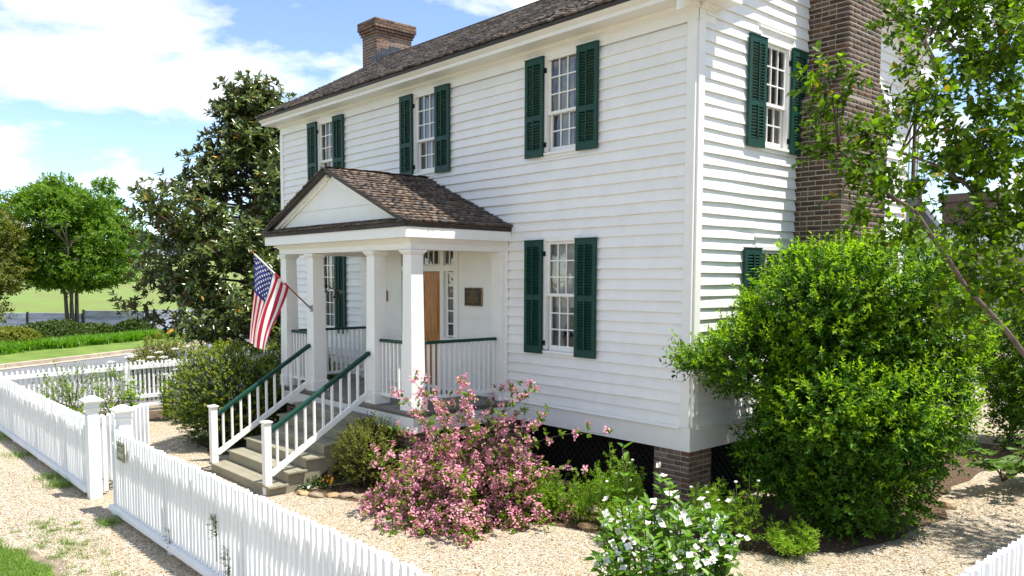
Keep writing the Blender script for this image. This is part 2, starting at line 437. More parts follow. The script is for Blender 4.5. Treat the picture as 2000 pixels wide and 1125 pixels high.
class MB:
    def __init__(s):
        s.v, s.f, s.mi = [], [], []

    def add(s, verts, faces, mi=0):
        n = len(s.v)
        s.v += [tuple(p) for p in verts]
        s.f += [tuple(i + n for i in f) for f in faces]
        s.mi += [mi] * len(faces)

    def box(s, x0, x1, y0, y1, z0, z1, mi=0):
        x0, x1 = min(x0, x1), max(x0, x1); y0, y1 = min(y0, y1), max(y0, y1); z0, z1 = min(z0, z1), max(z0, z1)
        s.add([(x0, y0, z0), (x1, y0, z0), (x1, y1, z0), (x0, y1, z0), (x0, y0, z1), (x1, y0, z1), (x1, y1, z1), (x0, y1, z1)],
              [(3, 2, 1, 0), (4, 5, 6, 7), (0, 1, 5, 4), (1, 2, 6, 5), (2, 3, 7, 6), (3, 0, 4, 7)], mi)
        return s

    def obox(s, c, ax, ay, az, mi=0):
        """box from centre and three half-axis vectors"""
        c, ax, ay, az = Vector(c), Vector(ax), Vector(ay), Vector(az)
        P = [c - ax - ay - az, c + ax - ay - az, c + ax + ay - az, c - ax + ay - az, c - ax - ay + az, c + ax - ay + az, c + ax + ay + az, c - ax + ay + az]
        s.add(P, [(3, 2, 1, 0), (4, 5, 6, 7), (0, 1, 5, 4), (1, 2, 6, 5), (2, 3, 7, 6), (3, 0, 4, 7)], mi)
        return s

    def bar(s, a, b, w, h, up=(0, 0, 1), mi=0):
        a, b = Vector(a), Vector(b)
        d = (b - a); l = d.length; d.normalize()
        sd_ = d.cross(Vector(up)); sd_.normalize()
        u = sd_.cross(d)
        return s.obox((a + b) / 2, d * l / 2, sd_ * w / 2, u * h / 2, mi)

    def prism(s, prof, axis, a0, a1, mi=0):
        """extrude a closed profile (list of 2-d points) along an axis; profile coords are the other two axes in order"""
        n = len(prof)
        ar = sum(prof[i][0] * prof[(i + 1) % n][1] - prof[(i + 1) % n][0] * prof[i][1] for i in range(n))
        def mk(p, a):
            if axis == 'x': return (a, p[0], p[1])
            if axis == 'y': return (p[0], a, p[1])
            return (p[0], p[1], a)
        vs = [mk(p, a0) for p in prof] + [mk(p, a1) for p in prof]
        fs = [tuple(range(n)), tuple(range(2 * n - 1, n - 1, -1))] + [(i, i + n, (i + 1) % n + n, (i + 1) % n) for i in range(n)]
        flip = (ar > 0) == (axis in 'xz')
        if axis == 'y': flip = ar < 0
        if flip: fs = [tuple(reversed(f)) for f in fs]
        s.add(vs, fs, mi)
        return s

    def frustum(s, cx, cy, z0, z1, w0, w1, mi=0):
        a, b = w0 / 2, w1 / 2
        s.add([(cx - a, cy - a, z0), (cx + a, cy - a, z0), (cx + a, cy + a, z0), (cx - a, cy + a, z0), (cx - b, cy - b, z1), (cx + b, cy - b, z1), (cx + b, cy + b, z1), (cx - b, cy + b, z1)],
              [(3, 2, 1, 0), (4, 5, 6, 7), (0, 1, 5, 4), (1, 2, 6, 5), (2, 3, 7, 6), (3, 0, 4, 7)], mi)
        return s

    def tube(s, pts, rads, n=6, mi=0):
        pts = [Vector(p) for p in pts]
        k0 = len(s.v)
        for i, p in enumerate(pts):
            d = (pts[min(i + 1, len(pts) - 1)] - pts[max(i - 1, 0)])
            d = d.normalized() if d.length > 1e-9 else Vector((0, 0, 1))
            a = d.cross(Vector((0.13, 0.31, 0.94)))
            if a.length < 1e-3: a = d.cross(Vector((1, 0, 0)))
            a.normalize(); b = d.cross(a)
            for j in range(n):
                t = 2 * math.pi * j / n
                s.v.append(tuple(p + (a * math.cos(t) + b * math.sin(t)) * rads[i]))
        for i in range(len(pts) - 1):
            for j in range(n):
                s.f.append((k0 + i * n + j, k0 + i * n + (j + 1) % n, k0 + (i + 1) * n + (j + 1) % n, k0 + (i + 1) * n + j)); s.mi.append(mi)
        s.f.append(tuple(k0 + j for j in reversed(range(n)))); s.mi.append(mi)
        e = k0 + (len(pts) - 1) * n
        s.f.append(tuple(e + j for j in range(n))); s.mi.append(mi)
        return s

    def lathe(s, c, prof, n=12, mi=0):
        k0 = len(s.v)
        for r, z in prof:
            for j in range(n):
                t = 2 * math.pi * j / n
                s.v.append((c[0] + r * math.cos(t), c[1] + r * math.sin(t), c[2] + z))
        for i in range(len(prof) - 1):
            for j in range(n):
                s.f.append((k0 + i * n + j, k0 + i * n + (j + 1) % n, k0 + (i + 1) * n + (j + 1) % n, k0 + (i + 1) * n + j)); s.mi.append(mi)
        return s

    def mesh(s, name, mats, smooth=False):
        me = bpy.data.meshes.new(name)
        me.from_pydata(s.v, [], s.f)
        for m in (mats if isinstance(mats, (list, tuple)) else [mats]):
            me.materials.append(M[m] if isinstance(m, str) else m)
        if any(s.mi):
            me.polygons.foreach_set('material_index', s.mi)
        if smooth:
            me.polygons.foreach_set('use_smooth', [True] * len(me.polygons))
        me.update()
        return me

    def build(s, name, mats, parent=None, smooth=False, bevel=0.0, loc=(0, 0, 0)):
        o = bpy.data.objects.new(name, s.mesh(name, mats, smooth))
        attach(o, parent, loc)
        if bevel:
            b = o.modifiers.new('bevel', 'BEVEL'); b.width = bevel; b.segments = 2; b.limit_method = 'ANGLE'
        return o


def B(name, mats, parent, *boxes, bevel=0.0):
    m = MB()
    for b in boxes: m.box(*b)
    return m.build(name, mats, parent, bevel=bevel)


def np_mesh(name, V, F, mats, mi=None, smooth=False):
    """Mesh from numpy arrays; F is (n,3) or (n,4)."""
    me = bpy.data.meshes.new(name)
    V = np.asarray(V, dtype=np.float32); F = np.asarray(F, dtype=np.int32)
    k = F.shape[1]
    me.vertices.add(len(V)); me.vertices.foreach_set('co', V.ravel())
    me.loops.add(F.size); me.loops.foreach_set('vertex_index', F.ravel())
    me.polygons.add(len(F))
    me.polygons.foreach_set('loop_start', np.arange(0, F.size, k, dtype=np.int32))
    me.polygons.foreach_set('loop_total', np.full(len(F), k, dtype=np.int32))
    for m in (mats if isinstance(mats, (list, tuple)) else [mats]):
        me.materials.append(M[m] if isinstance(m, str) else m)
    if mi is not None: me.polygons.foreach_set('material_index', np.asarray(mi, dtype=np.int32))
    if smooth: me.polygons.foreach_set('use_smooth', np.ones(len(F), dtype=bool))
    me.update(calc_edges=True)
    return me


def np_obj(name, V, F, mats, parent=None, mi=None, smooth=False):
    o = bpy.data.objects.new(name, np_mesh(name, V, F, mats, mi, smooth))
    return attach(o, parent)


def unit(a):
    return a / np.maximum(np.linalg.norm(a, axis=-1, keepdims=True), 1e-9)


def leaf_geo(P, D, N, Ln, W, fold=0.22, droop=0.12):
    """Six-cornered leaves folded along the midrib: two quads each."""
    P, D, N = map(np.asarray, (P, D, N))
    n = len(P)
    Ln = np.broadcast_to(np.asarray(Ln, float), (n,))[:, None]; W = np.broadcast_to(np.asarray(W, float), (n,))[:, None]
    D = unit(D); S = unit(np.cross(D, N)); N = np.cross(S, D)
    up = N * W * fold
    v = np.stack([P, P + D * Ln * .30 + S * W * .46 + up, P + D * Ln * .68 + S * W * .40 + up - N * Ln * droop * .5, P + D * Ln - N * Ln * droop,
                  P + D * Ln * .68 - S * W * .40 + up - N * Ln * droop * .5, P + D * Ln * .30 - S * W * .46 + up], 1).reshape(-1, 3)
    b = np.arange(n)[:, None] * 6
    f = np.concatenate([b + [0, 1, 2, 3], b + [0, 3, 4, 5]], 1).reshape(-1, 4)
    return v, f


def shoots(base, d, ln, nl, L, W, ang=55, rng=RNG, start=0.15, jit=0.25, lvar=0.3):
    """Leaves set round stems; returns leaf arrays P, D, N, L, W."""
    base = np.asarray(base, float); d = unit(np.asarray(d, float)); n = len(base)
    ln = np.broadcast_to(np.asarray(ln, float), (n,))
    ref = np.tile([[0.21, 0.37, 0.9]], (n, 1)); ref[np.abs(d[:, 2]) > .85] = [1, 0.1, 0]
    a = unit(np.cross(d, ref)); b = np.cross(d, a)
    t = start + (1 - start) * (np.arange(nl) + .5) / nl
    t = t[None, :] + rng.normal(0, .03, (n, nl))
    az = np.arange(nl)[None, :] * 2.4 + rng.uniform(0, 6.28, (n, 1)) + rng.normal(0, .3, (n, nl))
    an = np.radians(ang) * (1 + rng.normal(0, jit, (n, nl))) * (1.15 - .4 * t)
    per = a[:, None] * np.cos(az)[..., None] + b[:, None] * np.sin(az)[..., None]
    dd = d[:, None]
    D = dd * np.cos(an)[..., None] + per * np.sin(an)[..., None]
    N = dd * np.sin(an)[..., None] - per * np.cos(an)[..., None]
    N = N + np.array([0, 0, .55]) + rng.normal(0, .25, N.shape)
    P = base[:, None] + dd * (ln[:, None] * t)[..., None]
    Lf = L * (1 + rng.normal(0, lvar * .6, (n, nl)).clip(-.6, .6)); Wf = W * Lf / L
    return P.reshape(-1, 3), D.reshape(-1, 3), unit(N).reshape(-1, 3), Lf.ravel(), Wf.ravel()


def sph(n, rng=RNG):
    return unit(rng.normal(size=(n, 3)))


def lumps(dirs, k, amp, seed, sharp=6.0):
    r = np.random.default_rng(seed)
    c = sph(k, r); a = r.uniform(.4, 1, k)
    d = dirs @ c.T
    return 1 - amp + amp * (a * np.exp(sharp * (d - 1))).max(1) * 1.6


def stems_mesh(mb, starts, ends, r0, r1, sag=0.0, n=4, seg=3):
    for a, b in zip(starts, ends):
        a, b = Vector(a), Vector(b)
        pts = []
        for i in range(seg + 1):
            t = i / seg
            p = a.lerp(b, t)
            p.z += sag * 4 * t * (1 - t) * (b - a).length
            if 0 < i < seg:
                p += Vector(RNG.normal(0, .03 * (b - a).length, 3))
            pts.append(p)
        mb.tube(pts, [r0 + (r1 - r0) * i / seg for i in range(seg + 1)], n)


def bush(name, c, r, n, L, W, mat, label, cat='shrub', ln=.22, nl=9, seed=1, amp=.38, k=26, up=.45, inner=.45, zmin=.02,
         stem='twig', stems=14, ang=52, extra=None, group=None, pw=2.0, new=None, newfrac=.5, lobes=None, dimlobes=0):
    """Shrub: stems from the ground, leafy shoots over a lumpy outline and through its inside."""
    rng = np.random.default_rng(seed)
    c = np.array(c, float); r = np.array(r, float)
    d = sph(n, rng)
    R = lumps(d, k, amp, seed + 50) / (np.abs(d) ** pw).sum(1) ** (1 / pw)
    q = np.where(rng.random(n) < inner, rng.uniform(.35, .85, n), rng.uniform(.82, 1.0, n))
    if lobes is None:
        P = c + d * (R * q)[:, None] * r
        out = unit(d / r * r.mean())
    else:
        LC = np.array([l[0] for l in lobes], float); LR = np.array([l[1] for l in lobes], float)
        ar = (LR[:, 0] * LR[:, 1] + LR[:, 0] * LR[:, 2]); w = rng.choice(len(lobes), n, p=ar / ar.sum())
        P = LC[w] + d * (R * q)[:, None] * LR[w]
        out = unit(d)
        dimmed = w >= len(lobes) - dimlobes if dimlobes else np.zeros(n, bool)  # last lobes get few lime leaves: the shaded base is painted by colour
        dist = np.linalg.norm((P[:, None] - LC[None]) / LR[None], axis=2); dist[np.arange(n), w] = 9
        q = np.where((dist.min(1) < .8) | (dimmed & (rng.random(n) < .8)), .5, q)
        drop = (dist.min(1) < .7) & (rng.random(n) < .72)
        P[drop, 2] = -1
    sd_ = unit(out + np.array([0, 0, up]) + rng.normal(0, .35, (n, 3)))
    keep = P[:, 2] > zmin + .03
    P, sd_ = P[keep], sd_[keep]
    lnv = ln * rng.uniform(.6, 1.35, len(P))
    root = thing(name, (c[0], c[1], 0), label, cat, group)
    if extra is not None:
        P = np.concatenate([P, extra[0]]); sd_ = np.concatenate([sd_, unit(extra[1])]); lnv = np.concatenate([lnv, np.full(len(extra[0]), ln * 1.2)])
    lp = shoots(P, sd_, lnv, nl, L, W, ang, rng)
    V, F = leaf_geo(*lp)
    V[:, 2] = np.maximum(V[:, 2], zmin)
    mi = None; mats = mat
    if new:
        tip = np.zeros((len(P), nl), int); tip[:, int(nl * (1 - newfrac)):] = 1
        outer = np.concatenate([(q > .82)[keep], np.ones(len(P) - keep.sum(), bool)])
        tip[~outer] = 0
        tip[sd_[:, 2] < .05] = 0  # no lime on downward shoots, so underside shade is in the leaf colour
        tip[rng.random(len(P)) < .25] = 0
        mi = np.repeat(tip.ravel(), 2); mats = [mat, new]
    np_obj('foliage', V, F, mats, root, mi)
    mb = MB()
    sel = rng.choice(len(P), min(stems, len(P)), replace=False)
    g = np.stack([c[0] + rng.normal(0, r[0] * .12, len(sel)), c[1] + rng.normal(0, r[1] * .12, len(sel)), np.zeros(len(sel))], 1)
    stems_mesh(mb, g, P[sel], .012 + .006 * r[0], .004, .05)
    sel = rng.choice(len(P), min(len(P), 500), replace=False)
    for i in sel:
        mb.tube([P[i] - sd_[i] * lnv[i] * .6, P[i] + sd_[i] * lnv[i] * .9], [.004, .002], 3)
    mb.build('stem', stem, root, smooth=True)
    return root


def text_mesh(s, size, mat, ex=0.001):
    cu = bpy.data.curves.new('lettering', 'FONT')
    cu.body = s; cu.size = size; cu.align_x = 'CENTER'; cu.align_y = 'CENTER'; cu.extrude = ex
    o = bpy.data.objects.new('lettering_tmp', cu)
    COL.objects.link(o)
    dg = bpy.context.evaluated_depsgraph_get()
    me = bpy.data.meshes.new_from_object(o.evaluated_get(dg))
    bpy.data.objects.remove(o)
    me.materials.clear(); me.materials.append(M[mat])
    return me


def structure(o):
    o['kind'] = 'structure'
    return o


def sheet(name, pts, z, mat, tri=False):
    """flat ground patch with an irregular outline"""
    bm = bmesh.new()
    vs = [bm.verts.new((p[0], p[1], z)) for p in pts]
    f = bm.faces.new(vs)
    f.normal_update()
    if f.normal.z < 0: f.normal_flip()
    me = bpy.data.meshes.new(name); bm.to_mesh(me); bm.free()
    me.materials.append(M[mat])
    o = bpy.data.objects.new(name, me)
    attach(o, None)
    return structure(o)


def wob(pts, amp, step, seed):
    """subdivide a closed outline and wobble it"""
    r = np.random.default_rng(seed)
    out = []
    n = len(pts)
    for i in range(n):
        a, b = np.array(pts[i], float), np.array(pts[(i + 1) % n], float)
        k = max(1, int(np.linalg.norm(b - a) / step))
        for j in range(k):
            p = a + (b - a) * j / k
            out.append(p + r.normal(0, amp, 2))
    return out

# ================================================================== SETTING
sheet('ground', [(-400, -400), (400, -400), (400, 400), (-400, 400)], -0.012, 'earth')
sheet('gravel_yard', wob([(-13.2, -8.2), (12, -14), (14, 16), (1, 30), (-13.2, 30)], .05, .8, 3), 0.0, 'gravel')
sheet('lawn', wob([(-1.2, -9.5), (-1.9, -6.72), (-2.6, -6.42), (-3.3, -6.38), (-4.0, -6.48), (-4.7, -6.62), (-5.5, -6.85), (-8, -7.6), (-14, -8.6), (-14, -12), (-1, -12)], .035, .14, 5), 0.012, 'grassland')
sheet('bare_path_edge', wob([(-1.5, -9), (-2.0, -6.6), (-2.7, -6.30), (-3.4, -6.24), (-4.0, -6.36), (-4.4, -6.7), (-4, -9)], .05, .12, 6), 0.005, 'earth')
sheet('road', [(-70, -60), (-14.2, -60), (-14.2, -8), (-15.0, 0), (-17, 12), (-10, 60), (-60, 60)], -0.004, 'asphalt')
sheet('planting_bed', wob([(-4.35, -3.0), (-3.5, -2.75), (-2.6, -2.35), (-1.6, -1.75), (-0.9, -1.45), (0.0, -1.2), (0.9, -.75), (1.5, -.35), (2.0, .6), (2.15, 2.2), (1.6, 3.6), (1.5, 5.2), (1.5, 8), (0.1, 8), (.1, 1.6), (-4.3, 1.6)], .05, .3, 8), 0.006, 'soil')
sheet('garden_bed', wob([(-13.0, -5.0), (-11.2, -4.6), (-11.6, -2.6), (-11.7, -1.0), (-10.2, 0.8), (-9.6, 3), (-13.1, 5)], .06, .3, 9), 0.006, 'soil')
sheet('border_bed', wob([(-9.2, -2.7), (-7.5, -3.0), (-7.1, -2.2), (-7.6, -1.6), (-7.6, .3), (-9.6, .3)], .06, .3, 10), 0.006, 'soil')

# traffic island with kerb
isl = [(-19.5, -13), (-22.0, -8), (-25.2, -2.9), (-27.3, 0.5), (-29.8, 4.0), (-31.9, 6.8), (-33.9, 8.6), (-36.3, 9.0), (-38.6, 7.2), (-41.2, 4.0), (-46, -1), (-56, -14)]
sheet('island_lawn', isl, 0.13, 'grassland')
kb = MB()
for i in range(len(isl) - 1):
    a, b = Vector((*isl[i], 0)), Vector((*isl[i + 1], 0))
    d = (b - a).normalized(); nrm = Vector((d.y, -d.x, 0))
    L_ = (b - a).length; k = max(1, round(L_ / 3.0))
    for j in range(k):
        p, q = a + d * (L_ * j / k + .008), a + d * (L_ * (j + 1) / k - .008)
        c0 = (p + q) / 2 + nrm * .0
        kb.obox(c0 + Vector((0, 0, .07)), d * (q - p).length / 2, nrm * .09, Vector((0, 0, .075)))
        kb.obox(c0 + nrm * .25 + Vector((0, 0, .01)), d * (q - p).length / 2, nrm * .16, Vector((0, 0, .012)))
structure(kb.build('kerb', 'concrete', bevel=.02))
om = MB()
for t in (0.15, .42, .72):
    a = Vector((-29.8, 4.0, 0)).lerp(Vector((-31.9, 6.8, 0)), t)
    om.obox(a + Vector((.105, -.07, .05)), Vector((-.05, .066, 0)), Vector((.012, .009, 0)), Vector((0, 0, .06)))
structure(om.build('survey_mark', 'orange'))

# hillside behind the road
def wallx(y): return -41.5 - (6.8 - y) * 1.25 if y < 6.8 else -41.5 + .16 * (y - 6.8)
def hill():
    xs = np.linspace(0, 1, 40); ys = np.linspace(-70, 70, 60)
    V = []; F = []
    for i, t in enumerate(xs):
        for j, y in enumerate(ys):
            x0 = wallx(y)
            d = t * 110
            z = .98 + 2.3 * (1 - math.exp(-d / 16)) + 1.9 / (1 + math.exp(-(d - 30) / 3.5)) - .18
            z += .12 * math.sin(y * .31 + d * .2) * min(1, d / 5)
            V.append((x0 - d - .3, y, z))
    n = len(ys)
    for i in range(len(xs) - 1):
        for j in range(n - 1):
            F.append((i * n + j, (i + 1) * n + j, (i + 1) * n + j + 1, i * n + j + 1))
    F = [tuple(reversed(f)) for f in F]
    return structure(np_obj('hillside', V, F, 'hill', smooth=True))
hill()

rw = thing('retaining_wall', (-43, 8, 0), 'low blue-grey plank retaining wall below the grassy hillside', 'wall')
def rw_pos(y): return wallx(y)
segs = [(-22, -12, 1.02), (-12, -4, 1.0), (-4, -.5, 1.03), (-.5, 2.2, .98), (2.2, 4.4, 1.0), (4.4, 6.8, 1.16), (6.8, 11.0, 1.22), (11, 16, 1.3), (16, 26, 1.3)]
for i, (y0, y1, h) in enumerate(segs):
    m = MB()
    off = .10 if i in (5,) else .0
    for k in range(3):
        a = Vector((rw_pos(y0) + off, y0 + .04, h * (k + .5) / 3)); b = Vector((rw_pos(y1) + off, y1 - .04, h * (k + .5) / 3))
        m.bar(a, b, .16 - .012 * (k % 2), h / 3 - .015)
    m.build('panel', 'retain', rw)
    B('post', 'darktrim', rw, (rw_pos(y0) - .08 + off, rw_pos(y0) + .12 + off, y0 - .05, y0 + .05, 0, h + .04))
MB().bar((-60, -40, 5.25), (-70, 60, 5.1), .1, .34)
gr_ = thing('guardrail', (-80, 15, 5.2), 'pale steel guardrail along the top of the hillside', 'guardrail')
MB().bar((-83, -30, 5.55), (-76, 45, 5.55), .08, .5).build('rail', 'steel', gr_)
for i in range(20):
    y = -29 + i * 3.8
    B('post', 'steel', gr_, (-83 + 7 * (y + 30) / 75 - .3, -83 + 7 * (y + 30) / 75 - .14, y - .08, y + .08, 3.9, 5.6))

# ================================================================== HOUSE
HX0, HD = -10.82, 6.0          # left end, depth
ZS = 0.85                      # underside of sill
house = thing('house', (-5.4, 3.0, 0), 'white two-storey clapboard house with green shutters and gabled front porch', 'house')


def FR(s, z, o): return (s, -o, z)      # front wall: s = x
def SD(s, z, o): return (o, s, z)       # right wall: s = y


def clapboards(parent, T, flip, s0f, z0, z1, exp, openings, seed, wav=.0026):
    """Rows of lapped boards, cut round the openings; each length its own object."""
    r = np.random.default_rng(seed)
    z = z0; row = 0
    out = []
    while z < z1 - .02:
        zt = min(z + exp * r.uniform(.97, 1.03), z1)
        a, b = s0f(z, zt)
        if b - a < .15:
            z = zt; continue
        cuts = [(a, b)]
        bits = []
        for (o0, o1, p0, p1) in openings:
            if p1 <= z + .001 or p0 >= zt - .001: continue
            nc = []
            for (c0, c1) in cuts:
                if o1 <= c0 or o0 >= c1: nc.append((c0, c1)); continue
                if o0 - c0 > .02: nc.append((c0, o0))
                if c1 - o1 > .02: nc.append((o1, c1))
                m0, m1 = max(o0, c0), min(o1, c1)
                if p0 > z + .02: bits.append((m0, m1, z, p0))
                if p1 < zt - .02: bits.append((m0, m1, p1, zt))
            cuts = nc
        # long lengths are jointed
        final = []
        for c0, c1 in cuts:
            if c1 - c0 > 4.2:
                j = c0 + (c1 - c0) * r.uniform(.3, .7)
                final += [(c0, j - .0015, z, zt), (j + .0015, c1, z, zt)]
            else:
                final.append((c0, c1, z, zt))
        for (c0, c1, q0, q1) in final + bits:
            n = max(1, int((c1 - c0) / .55))
            V = []
            w0 = r.normal(0, wav, n + 1); w1 = r.normal(0, wav * .8, n + 1)
            lap = .012 if q1 < z1 - .03 else 0
            bt = .035 + r.normal(0, .002)
            for i in range(n + 1):
                s = c0 + (c1 - c0) * i / n
                zb = q0 + w0[i]; ob = bt + w1[i]
                V += [T(s, zb, -.004), T(s, zb, ob), T(s, zb + .006, ob + .0005), T(s, q1 + lap, .0045), T(s, q1 + lap, -.004)]
            F = []
            for i in range(n):
                for k in range(5):
                    F.append((i * 5 + k, i * 5 + (k + 1) % 5, (i + 1) * 5 + (k + 1) % 5, (i + 1) * 5 + k))
            F.append((4, 3, 2, 1, 0)); F.append(tuple(n * 5 + k for k in range(5)))
            if flip: F = [tuple(reversed(f)) for f in F]
            m = MB(); m.add(V, F)
            out.append(m.build('clapboard', 'white', parent))
        z = zt; row += 1
    return out


X1, X2, X3 = -8.83, -5.476, -2.24         # window axes on the front
YW = 1.735                                # window axis on the right side
UT, UB, LT, LB = 6.117, 4.731, 3.535, 1.899
SUT, SUB, SLT, SLB = 6.088, 4.70, 3.39, 1.85
CW = .395                                 # half width over casings
front_open = [(X3 - CW, X3 + CW, UB - .01, UT + .05), (X2 - CW, X2 + CW, UB - .01, UT + .05), (X1 - CW, X1 + CW, UB - .01, UT + .05),
              (X3 - CW, X3 + CW, LB - .01, LT + .045), (X1 - CW, X1 + CW, LB - .01, LT + .045),
              (-7.50, -3.40, 1.0, 3.66)]
side_open = [(YW - CW, YW + CW, SUB - .01, SUT + .14), (YW - CW, YW + CW, SLB - .01, SLT + .14), (2.36, 3.62, 0, 5.8), (2.57, 3.49, 5.7, 12)]

# wall substrate: sheathing just behind the boards, with the same openings
def sheathing(name, s0, s1, z0, z1, opens, T, th=.02):
    m = MB()
    zs = sorted({z0, z1, *[o[2] for o in opens if z0 < o[2] < z1], *[o[3] for o in opens if z0 < o[3] < z1]})
    for a, b in zip(zs[:-1], zs[1:]):
        zc = (a + b) / 2
        cur = [(s0, s1)]
        for o in opens:
            if o[2] < zc < o[3]:
                nc = []
                for c in cur:
                    if o[1] <= c[0] or o[0] >= c[1]: nc.append(c); continue
                    if o[0] > c[0]: nc.append((c[0], o[0]))
                    if o[1] < c[1]: nc.append((o[1], c[1]))
                cur = nc
        for c in cur:
            p, q = T(c[0], a, -.006 - th), T(c[1], b, -.006)
            m.box(p[0], q[0], p[1], q[1], p[2], q[2])
    return m.build(name, 'trim', house)


wall_f = sheathing('wall', HX0 + .03, -.03, ZS + .02, 6.3, [(o[0] + .06, o[1] - .06, o[2] + .06, o[3] - .06) for o in front_open[:5]] + [(-6.30, -4.60, 1.11, 3.55)], FR)
wall_f['label'] = 'front wall of lapped white boards'
wall_r = sheathing('wall', .03, HD - .03, ZS + .02, 6.3, [(o[0] + .06, o[1] - .06, o[2] + .06, o[3] - .06) for o in side_open[:2]], SD)
wall_r['label'] = 'right gable wall of lapped white boards'
clapboards(wall_f, FR, False, lambda z, zt: (HX0 + .12, -.12), 1.165, 6.06, .139, front_open, 21)
RZ0, RSL = 6.40, .555          # roof surface: z at y=-.45, slope
def roofz(y): return RZ0 + (y + .45) * RSL if y <= 3 else RZ0 + (3.45 - (y - 3)) * RSL
def gable(z, zt):
    if zt < 6.2: return (.12, HD - .12)
    a = (zt + .10 - RZ0) / RSL - .45
    return (max(.12, a), min(HD - .12, 6 - a))
clapboards(wall_r, SD, True, gable, 1.165, 8.05, .147, side_open, 22, .004)

# corner boards, water table, sill boards
B('corner_board', 'trim', house, (-.118, .012, -.041, .0, 1.16, 6.06), (-.012, .041, .0005, .115, 1.16, 6.06), bevel=.003)
B('corner_board', 'trim', house, (HX0 - .012, HX0 + .118, -.041, .0, 1.16, 6.06), bevel=.003)
B('corner_board', 'trim', house, (-.012, .030, HD - .115, HD, 1.16, 6.2), bevel=.003)
m = MB()
m.prism([(-.02, 1.125), (-.052, 1.125), (-.055, 1.135), (-.030, 1.168), (-.02, 1.168)], 'x', HX0 - .03, -.12)
m.build('water_table', 'trim', house)
m = MB()
m.prism([(.02, 1.125), (.052, 1.125), (.055, 1.135), (.030, 1.168), (.02, 1.168)], 'y', .12, HD)
m.build('water_table', 'trim', house)
B('sill_board', 'trim', house, (HX0, .022, -.022, .02, ZS, 1.16), bevel=.003)
B('sill_board', 'trim', house, (-.02, .0225, .021, HD, ZS, 1.16), bevel=.003)
B('floor_frame', 'dark', house, (HX0 + .05, -.05, .05, HD - .05, ZS + .01, 1.0))
B('rear_wall', 'white', house, (HX0, -.02, HD - .05, HD + .0, ZS, 6.4))
m = MB(); m.prism([(0.02, ZS), (HD - .06, ZS), (HD - .06, 6.3), (3, 8.0), (0.02, 6.3)], 'x', HX0 - .02, HX0 + .0); m.build('gable_wall', 'white', house)
m = MB(); m.prism([(.05, 6.28), (HD - .05, 6.28), (3, 7.93)], 'x', -.035, -.012); m.build('gable_backing', 'trim', house)

# main cornice, front
m = MB()
m.prism([(-.0225, 6.06), (-.030, 6.06), (-.030, 6.20), (-.0225, 6.20)], 'x', HX0 - .01, .030)
m.build('frieze', 'trim', house)
m = MB()
m.prism([(-.022, 6.185), (-.045, 6.19), (-.055, 6.205), (-.085, 6.215), (-.105, 6.245), (-.105, 6.262), (-.022, 6.262)], 'x', HX0 - .03, .05)
m.build('bed_moulding', 'trim', house, smooth=False)
m = MB()
m.prism([(.0, 6.258), (-.36, 6.250), (-.36, 6.30), (-.368, 6.302), (-.385, 6.308), (-.425, 6.335), (-.44, 6.352), (0, 6.352)], 'x', HX0 - .22, .33)
m.build('cornice', 'trim', house)
m = MB()
m.prism([(-.35, 6.348), (-.455, 6.348), (-.462, 6.40), (-.35, 6.43)], 'x', HX0 - .25, .36)
m.build('drip_edge', 'darktrim', house)
# boxed cornice returns on the right gable
for (y0, y1, sgn) in ((-.005, .43, 1), (HD - .43, HD + .34, 1)):
    m = MB()
    m.box(.0, .325, y0, y1, 6.251, 6.42)
    m.prism([(.022, 6.185), (.045, 6.19), (.055, 6.205), (.085, 6.215), (.105, 6.245), (.105, 6.2505), (.022, 6.2505)], 'y', max(y0, -.02), y1 - .12)
    m.box(.0, .030, max(y0, .0), y1 - .1, 6.06, 6.19)
    m.build('cornice_return', 'trim', house)
# rake boards on the right gable
for s in (0, 1):
    m = MB()
    ya, yb = (-.44, 3.0) if s == 0 else (6.44, 3.0)
    za, zb = roofz(-.44) - .035, roofz(3.0) - .035
    m.add([(.0, ya, za - .02), (.30, ya, za - .02), (.30, yb, zb - .02), (.0, yb, zb - .02), (.0, ya, za - .13), (.30, ya, za - .13), (.30, yb, zb - .13), (.0, yb, zb - .13)],
          [(0, 1, 2, 3), (7, 6, 5, 4), (4, 5, 1, 0), (5, 6, 2, 1), (6, 7, 3, 2), (7, 4, 0, 3)])
    m.add([(.022, ya, za - .13), (.05, ya, za - .13), (.05, yb, zb - .13), (.022, yb, zb - .13), (.022, ya, za - .30), (.05, ya, za - .30), (.05, yb, zb - .30), (.022, yb, zb - .30)],
          [(0, 1, 2, 3), (7, 6, 5, 4), (4, 5, 1, 0), (5, 6, 2, 1), (6, 7, 3, 2), (7, 4, 0, 3)])
    o = m.build('rake_board', 'trim', house)

# ---------------------------------------------------------------- main roof
RX0, RX1 = HX0 - .25, .36
roof = MB()
for s in (0, 1):
    ya = -.455 if s == 0 else 6.455
    za, zb = RZ0 - .01, roofz(3) - .01
    roof.add([(RX0, ya, za), (RX1, ya, za), (RX1, 3, zb), (RX0, 3, zb), (RX0, ya, za - .035), (RX1, ya, za - .035), (RX1, 3, zb - .035), (RX0, 3, zb - .035)],
             [(0, 1, 2, 3), (7, 6, 5, 4), (4, 5, 1, 0), (5, 6, 2, 1), (6, 7, 3, 2), (7, 4, 0, 3)])
roof = roof.build('roof', 'shingle', house)
ANG = math.atan(RSL)


